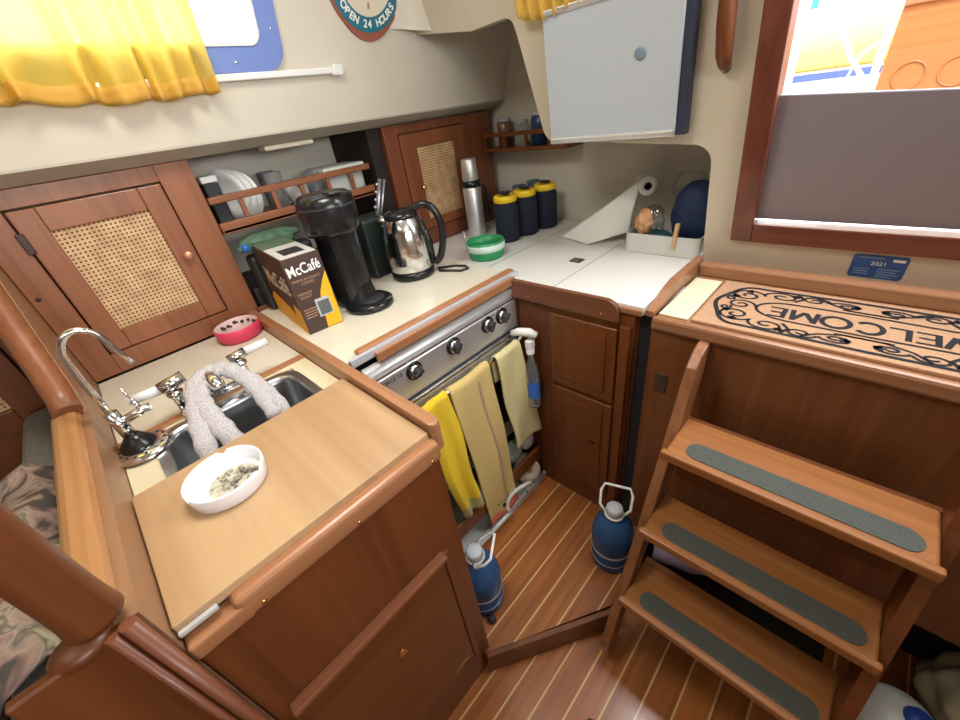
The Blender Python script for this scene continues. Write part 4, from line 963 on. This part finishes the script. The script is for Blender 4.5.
for i in range(len(hp)-1):
    for j in range(4): 
        a_ = j/4; p0,p1,p2,p3 = [Vector((*hp[max(0,min(len(hp)-1,q))],0)) for q in (i-1,i,i+1,i+2)]
        v_ = .5*((2*p1)+(-p0+p2)*a_+(2*p0-5*p1+4*p2-p3)*a_*a_+(-p0+3*p1-3*p2+p3)*a_**3); Q.append((kc[0]+v_.x*hx, kc[1]+v_.x*hy, SZ+v_.y))
k.tube(Q, .0125, 12, sx=1.1)
k.tube([(kc[0]+.060*hx,kc[1]+.060*hy,SZ+.19),(kc[0]+.080*hx,kc[1]+.080*hy,SZ+.11),(kc[0]+.078*hx,kc[1]+.078*hy,SZ+.035)], .013, 10); k.build('handle', BLACK, t)
cp = [(-1.135,.88,SZ+.006),(-1.09,.93,SZ+.005),(-1.05,.945,SZ+.005),(-1.02,.93,SZ+.005),(-1.03,.90,SZ+.005),(-1.07,.885,SZ+.005),(-1.11,.865,SZ+.006)]
k = MB(); k.tube([tuple(Vector(p)) for p in cp], .0042, 8); k.build('cord', BLACKM, t)
# dark things behind
t = thing('utensil_block', 'black utensil holder with a steel opener between coffee maker and kettle', 'holder', (-1.34,.79,SZ))
k = MB(); k.box(-1.39,-1.28,.70,.865,SZ,SZ+.215,.012,3); k.build('holder', mat('dark green black',(.012,.018,.016),.4), t)
k = MB(); a0 = Vector((-1.30,.765,1.10)); a1 = Vector((-1.30,.83,1.255))
k = MB(); k.tube([a0,a1],[.011,.010],10,sx=.5); k.tube([a0+Vector((.004,.016,.01)),a1+Vector((.004,.016,-.004))],[.008,.008],8,sx=.5)
for q in (.45,.6,.75,.9): k.ball(a0.lerp(a1,q)+Vector((0,-.010,0)), .006)
k.tube([tuple(a0+Vector((0,-.004+.016*math.cos(q),-.006+.016*math.sin(q)))) for q in [2*PI*i/14 for i in range(14)]], .005, 8, closed=True)
tag(k.build('can_opener', mat('dull grey steel',(.42,.43,.46),.35,.8)), 'steel can opener handle standing up left of the kettle', 'opener')
k = MB(); k.box(-1.435,-1.30,.345,.50,SZ,SZ+.0,0) ; k.bm.free()
k = MB(); k.box(-1.443,-1.392,.345,.56,SZ+.0,SZ+.19,.015,3); tag(k.build('toaster', mat('dull black metal',(.015,.016,.018),.35)), 'black appliance behind the coffee carton by the caned locker', 'appliance')
tag(lump((-1.41,.43,1.150),.03,.10,.028,44,.12,20).build('green_bag', noisy('green bag',(.10,.20,.12),(.05,.10,.07),30,.5)), 'green foil bag lying on the black appliance behind the carton', 'bag')
k = lump((-1.385,.348,1.148),.012,.012,.014,45,.08,14); tag(k.build('bottle_stopper', mat('blue cap plastic',(.03,.13,.42),.4)), 'small blue stopper beside the green bag', 'stopper')
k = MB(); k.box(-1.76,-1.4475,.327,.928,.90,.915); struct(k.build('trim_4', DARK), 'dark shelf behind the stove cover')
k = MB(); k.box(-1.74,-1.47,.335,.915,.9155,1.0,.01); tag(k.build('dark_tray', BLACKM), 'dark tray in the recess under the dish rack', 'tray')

# ================================================================== FLOOR ITEMS
def jug(c, label, rz, first=None):
    t = thing('water_jug', label, 'jug', c, 'blue water jugs on the galley floor')
    k = MB(); k.lathe([(0,0),(.058,0),(.066,.006),(.068,.02),(.066,.035),(.068,.05),(.068,.085),(.065,.092),(.068,.10),(.069,.16),(.062,.195),(.045,.225),(.026,.245),(.022,.250),(.022,.262)], c, 40); k.build('body', BLUEG, t)
    k = MB(); k.lathe([(.0675,0),(.0690,.002),(.0690,.006),(.0675,.008)], (c[0],c[1],c[2]+.088), 40); k.lathe([(.0672,0),(.0686,.002),(.0672,.004)], (c[0],c[1],c[2]+.040), 40); lab(k.build('ridge', GREYP, t), 'pale ridge around the middle')
    k = MB(); k.lathe([(.026,0),(.027,.004),(.026,.026),(.022,.030),(0,.031)], (c[0],c[1],c[2]+.256), 28); k.build('cap', GREYP, t)
    ca, sa = math.cos(rz), math.sin(rz)
    P = [(-.030,.0,.255),(-.048,.012,.270),(-.050,.045,.300),(-.040,.062,.315),(.040,.062,.315),(.050,.045,.300),(.048,.012,.270),(.030,0,.255)]
    k = MB(); k.tube([(c[0]+x*ca-y*sa, c[1]+x*sa+y*ca, c[2]+z) for x,y,z in P], .0045, 8); k.lathe([(.024,0),(.031,.002),(.031,.007),(.024,.009)], (c[0],c[1],c[2]+.249), 28); lab(k.build('handle', WHITE, t), 'white loop handle')
jug((-.330,.780,.0), 'blue water jug on the floor beside the ladder', .35)
jug((-.590,.385,.0), 'blue water jug on the floor beside the sink cabinet', -1.0)
k = MB(); k.lathe([(0,0),(.05,0),(.055,.01),(.055,.09),(.04,.13),(.02,.14),(0,.142)], (0,0,0), 30); k.bm.transform(Matrix.Translation((-.13,.93,.06)) @ Matrix.Rotation(.25,4,'Z') @ Matrix.Rotation(PI/2,4,'Y') @ Matrix.Diagonal((1,1,1.4,1)) @ Matrix.Translation((0,0,-.07)))
for v in k.bm.verts: v.co.z += FZ+.06
tag(k.build('plastic_jug', mat('dim violet plastic',(.26,.22,.30),.35)), 'pale violet plastic jug lying in the dark behind the lowest tread', 'jug')
tag(lump((.262+.0,.985,.02),.035,.04,.07,51,.25).build('crumpled_cloth', mat('off white cloth',(.5,.48,.42),.8)), 'crumpled off-white cloth in the dark behind the second tread', 'cloth')
t = thing('tub', 'pale grey plastic tub with a blue lid patch on the floor right of the ladder', 'tub', (.40,.80,FZ))
k = MB(); k.lathe([(0,0),(.075,0),(.082,.01),(.085,.12),(.07,.165),(.03,.185),(0,.187)], (.400,.800,FZ), 32); k.build('body', mat('grey translucent plastic',(.52,.52,.48),.35), t)
k = MB(); k.lathe([(0,0),(.028,0),(.030,.006),(.026,.016),(0,.018)], (.425,.808,FZ+.178), 28); lab(k.build('lid', mat('blue lid',(.02,.06,.30),.4), t), 'blue cap')
tag(lump((.56,.98,FZ+.10),.11,.12,.10,61,.15,24).build('sack', noisy('beige sack',(.38,.33,.22),(.28,.24,.16),20,.8)), 'beige crumpled sack on the floor at the far right', 'sack')
k = MB(); k.tube([(-.175,.335,FZ+.003),(-.165,.355,FZ+.003),(-.140,.368,FZ+.003),(-.110,.355,FZ+.003),(-.075,.32,FZ+.003),(-.03,.27,FZ+.003)], .003, 6); tag(k.build('thin_cable', BLACKM), 'thin dark cable on the floor at the bottom edge', 'cable')
# foot of jug: dark stopper
k = MB(); k.lathe([(0,0),(.012,0),(.014,.004),(.013,.018),(.009,.022),(0,.022)], (-.520,.345,0), 16); tag(k.build('rubber_stopper', BLACKM), 'small black rubber stopper beside the left water jug', 'stopper')

# ================================================================== SEAT CORNER (lower left)
k = MB(); k.box(-1.70,-.60,-.95,-.22,FZ,.415,.03,3); 
tag(k.build('settee_seat', GREYC), 'grey settee base in the lower left corner', 'seat')
def cush(u,v):
    return (-1.50+.95*u, -.245-.18*v-.02*math.sin(u*6), .93-.40*v-.05*(2*u-1)**2+.0)
k = MB(); k.box(-1.44,-.53,-.315,-.232,.42,.915,.03,4); tag(k.build('seat_cushion', GREYC), 'grey back cushion against the far side of the partition', 'cushion')
def throw(u,v):
    P = [(-.222,.60),(-.225,.84),(-.262,.935),(-.33,.925),(-.40,.78),(-.50,.60),(-.62,.47),(-.80,.43)]
    q = v*(len(P)-1); i = min(int(q), len(P)-2); f = q-i
    y = P[i][0]+(P[i+1][0]-P[i][0])*f; z = P[i][1]+(P[i+1][1]-P[i][1])*f
    x = -1.02+.52*u-.06*math.sin(v*5)
    return (x, y-.012*math.sin(u*16+v*4)*(v>.2), z+.010*math.sin(u*13+v*9)+.008)
def throw_mat():
    m = mat('patterned throw', (.5,.42,.36), .95); b_ = m.node_tree.nodes['Principled BSDF']
    w = N(m, 'ShaderNodeTexNoise'); w.inputs['Scale'].default_value = 9; w.inputs['Distortion'].default_value = 2.5; w.inputs['Detail'].default_value = 2
    LK(m, coords(m, (1,1,1)), w.inputs['Vector']); LK(m, ramp(m, w.outputs['Fac'], [(.36,(.07,.06,.05)),(.42,(.22,.13,.11)),(.50,(.32,.24,.18)),(.58,(.12,.10,.08)),(.66,(.36,.32,.22))]), b_.inputs['Base Color']); return m
k = MB(); k.grid(throw, 40, 20); tag(k.build('patterned_throw', throw_mat(), solid=.006), 'crumpled pink and cream patterned cloth in the lower left corner', 'blanket')
tag(lump((-.60,-.40,.80),.055,.045,.035,71,.08).build('pink_cloth', mat('pale pink cloth',(.72,.48,.50),.9)), 'pale pink cloth bundle at the bottom left edge', 'cloth')

# ================================================================== OUTSIDE THE COMPANIONWAY
k = MB(); k.box(-3,3,1.75,3.6,.80,.84); tag(k.build('cockpit_floor', mat('white deck gelcoat',(.8,.8,.78),.4)), 'white cockpit deck outside the companionway', 'deck')
k = MB(); k.box(-3.0,-.52,3.4,3.9,.84,1.345,.02); k.box(-.52,2.5,3.4,3.9,.84,1.345,.02); tag(k.build('cockpit_coaming', mat('white coaming',(.82,.82,.80),.35)), 'white cockpit coaming seen through the companionway', 'coaming')
k = MB(); k.at(Matrix.Translation((0,0,.02)))
def canv(u,v): return (-.95+2.6*u, 3.42-.10*math.sin(v*PI), 1.345+.20*v+.01*math.sin(u*30)*v)
k = MB(); k.grid(canv, 30, 8); tag(k.build('yellow_canvas', mat('pale yellow canvas',(.70,.50,.12),.7), solid=.01), 'pale yellow canvas bundle beyond the cockpit', 'canvas')
k = MB(); k.box(-.62,.4,3.385,3.3995,1.295,1.33,.005); tag(k.build('blue_strap', mat('blue webbing',(.05,.08,.30),.7)), 'blue strap under the yellow canvas', 'strap')
k = MB(); k.tube([(-.36,2.6,1.9),(-.345,2.6,1.62),(-.33,2.6,1.50),(-.27,2.6,1.39),(-.20,2.6,1.30),(-.15,2.6,1.22)], .009, 8); k.tube([(-.15,2.6,1.46),(-.24,2.6,1.40),(-.27,2.6,1.30),(-.29,2.6,1.22)], .005, 8); tag(k.build('rope', mat('grey white rope',(.42,.42,.50),.8)), 'white rope hanging in the cockpit', 'rope')
t = thing('rail_post', 'white rail post with small teal fitting beyond the companionway', 'post', (-.605,3.5,1.345))
k = MB(); k.tube([(-.605,3.5,1.346),(-.605,3.5,2.1)], .009, 10); k.build('post', WHITE, t)
k = MB(); k.box(-.63,-.58,3.475,3.49,1.64,1.73,.004); lab(k.build('fitting', mat('teal plastic',(.03,.45,.45),.5), t), 'teal fitting')
# folding cockpit table, leaf hanging upright
t = thing('cockpit_table', 'varnished orange cockpit table leaf with round recesses outside', 'table', (.2,2.0,.84))
k = MB(); k.prism([(-.120,1.27),(.62,1.27),(.62,1.62),(-.12+.0,1.62)], lambda u,v,tt:(u,2.0-tt+.0*(v),v), 0, .03, .004); k.build('leaf', ORANGE_W, t)
k = MB(); k.prism([(-.118,1.505),(.62,1.505),(.62,1.62),(-.118,1.62)], lambda u,v,tt:(u,1.97-tt,v), 0, .012, .002); lab(k.build('top_rail', wood('red brown rail',(.50,.16,.08),(.38,.11,.05),'x'), t), 'red-brown upper rail')
for cx in (-.052,.048,.150):
    k = MB(); k.at(Matrix.Translation((cx,1.9695,1.330)) @ Matrix.Rotation(PI/2,4,'X')); k.lathe([(.034,0),(.034,.002),(.038,.002),(.039,0)],(0,0,0),40); k.build('cup_recess', wood('recess rim',(.36,.12,.03),(.30,.10,.025),'x'), t)
k = MB(); k.tube([(-.135,1.985,.84),(-.135,1.985,1.70)], .010, 12); lab(k.build('frame_tube', WHITE, t), 'white tube'); k = MB(); k.tube([(.60,1.985,.84),(.60,1.985,1.70)], .010, 12); lab(k.build('frame_tube', WHITE, t), 'white tube')

# ================================================================== CAMERA
Rm = Matrix(((0.72270204,0.67902393,-0.12895062),(-0.29512302,0.47188081,0.83080136),(0.62498333,-0.56236554,0.54142481)))
cam = bpy.data.cameras.new('camera'); co = bpy.data.objects.new('camera', cam); COL.objects.link(co)
co.matrix_world = Matrix.Translation((0,0,1.42)) @ Rm.transposed().to_4x4()
cam.sensor_width = 36; cam.lens = 388.156/960*36; cam.clip_start = .02; sc.camera = co

# ================================================================== LIGHT
w = bpy.data.worlds.new('sky'); sc.world = w; w.use_nodes = True
bg = w.node_tree.nodes['Background']; bg.inputs[0].default_value = (.93,.96,1,1); bg.inputs[1].default_value = 5.0
def area(name, loc, rot, sx, sy, p, col=(1,1,1), spread=PI):
    l = bpy.data.lights.new(name, 'AREA'); l.shape = 'RECTANGLE'; l.size = sx; l.size_y = sy; l.energy = p; l.color = col; l.spread = spread
    o = bpy.data.objects.new(name, l); COL.objects.link(o); o.location = loc; o.rotation_euler = rot; return o
area('saloon_fill', (-.25,-.85,1.98), (0,0,0), .8, .5, 3, (1,.97,.92))  # added fill behind the camera, no hatch is built here
area('galley_fill', (-.70,.25,1.98), (0,0,0), .35, .35, 9, (1,.97,.90))  # added overhead fill just under the closed ceiling
area('companionway_hatch_daylight', (.10,1.06,1.98), (math.radians(-10),0,0), .6, .22, 15, (.95,.97,1))
area('starboard_fill', (1.60,-.2,1.60), (0,math.radians(103),0), .3, 1.4, 13, (.97,.98,1), math.radians(105))  # added unseen fill towards the hull side; this wall has no window
s = bpy.data.lights.new('sun', 'SUN'); s.energy = 3; s.angle = .02; so = bpy.data.objects.new('sun', s); COL.objects.link(so)
so.rotation_euler = Vector((.25,-.55,.80)).to_track_quat('Z','Y').to_euler()
sc.view_settings.view_transform = 'Standard'; sc.view_settings.look = 'None'; sc.view_settings.gamma = 1; sc.view_settings.exposure = .22
try: sc.view_settings.use_curve_mapping = False
except Exception: pass
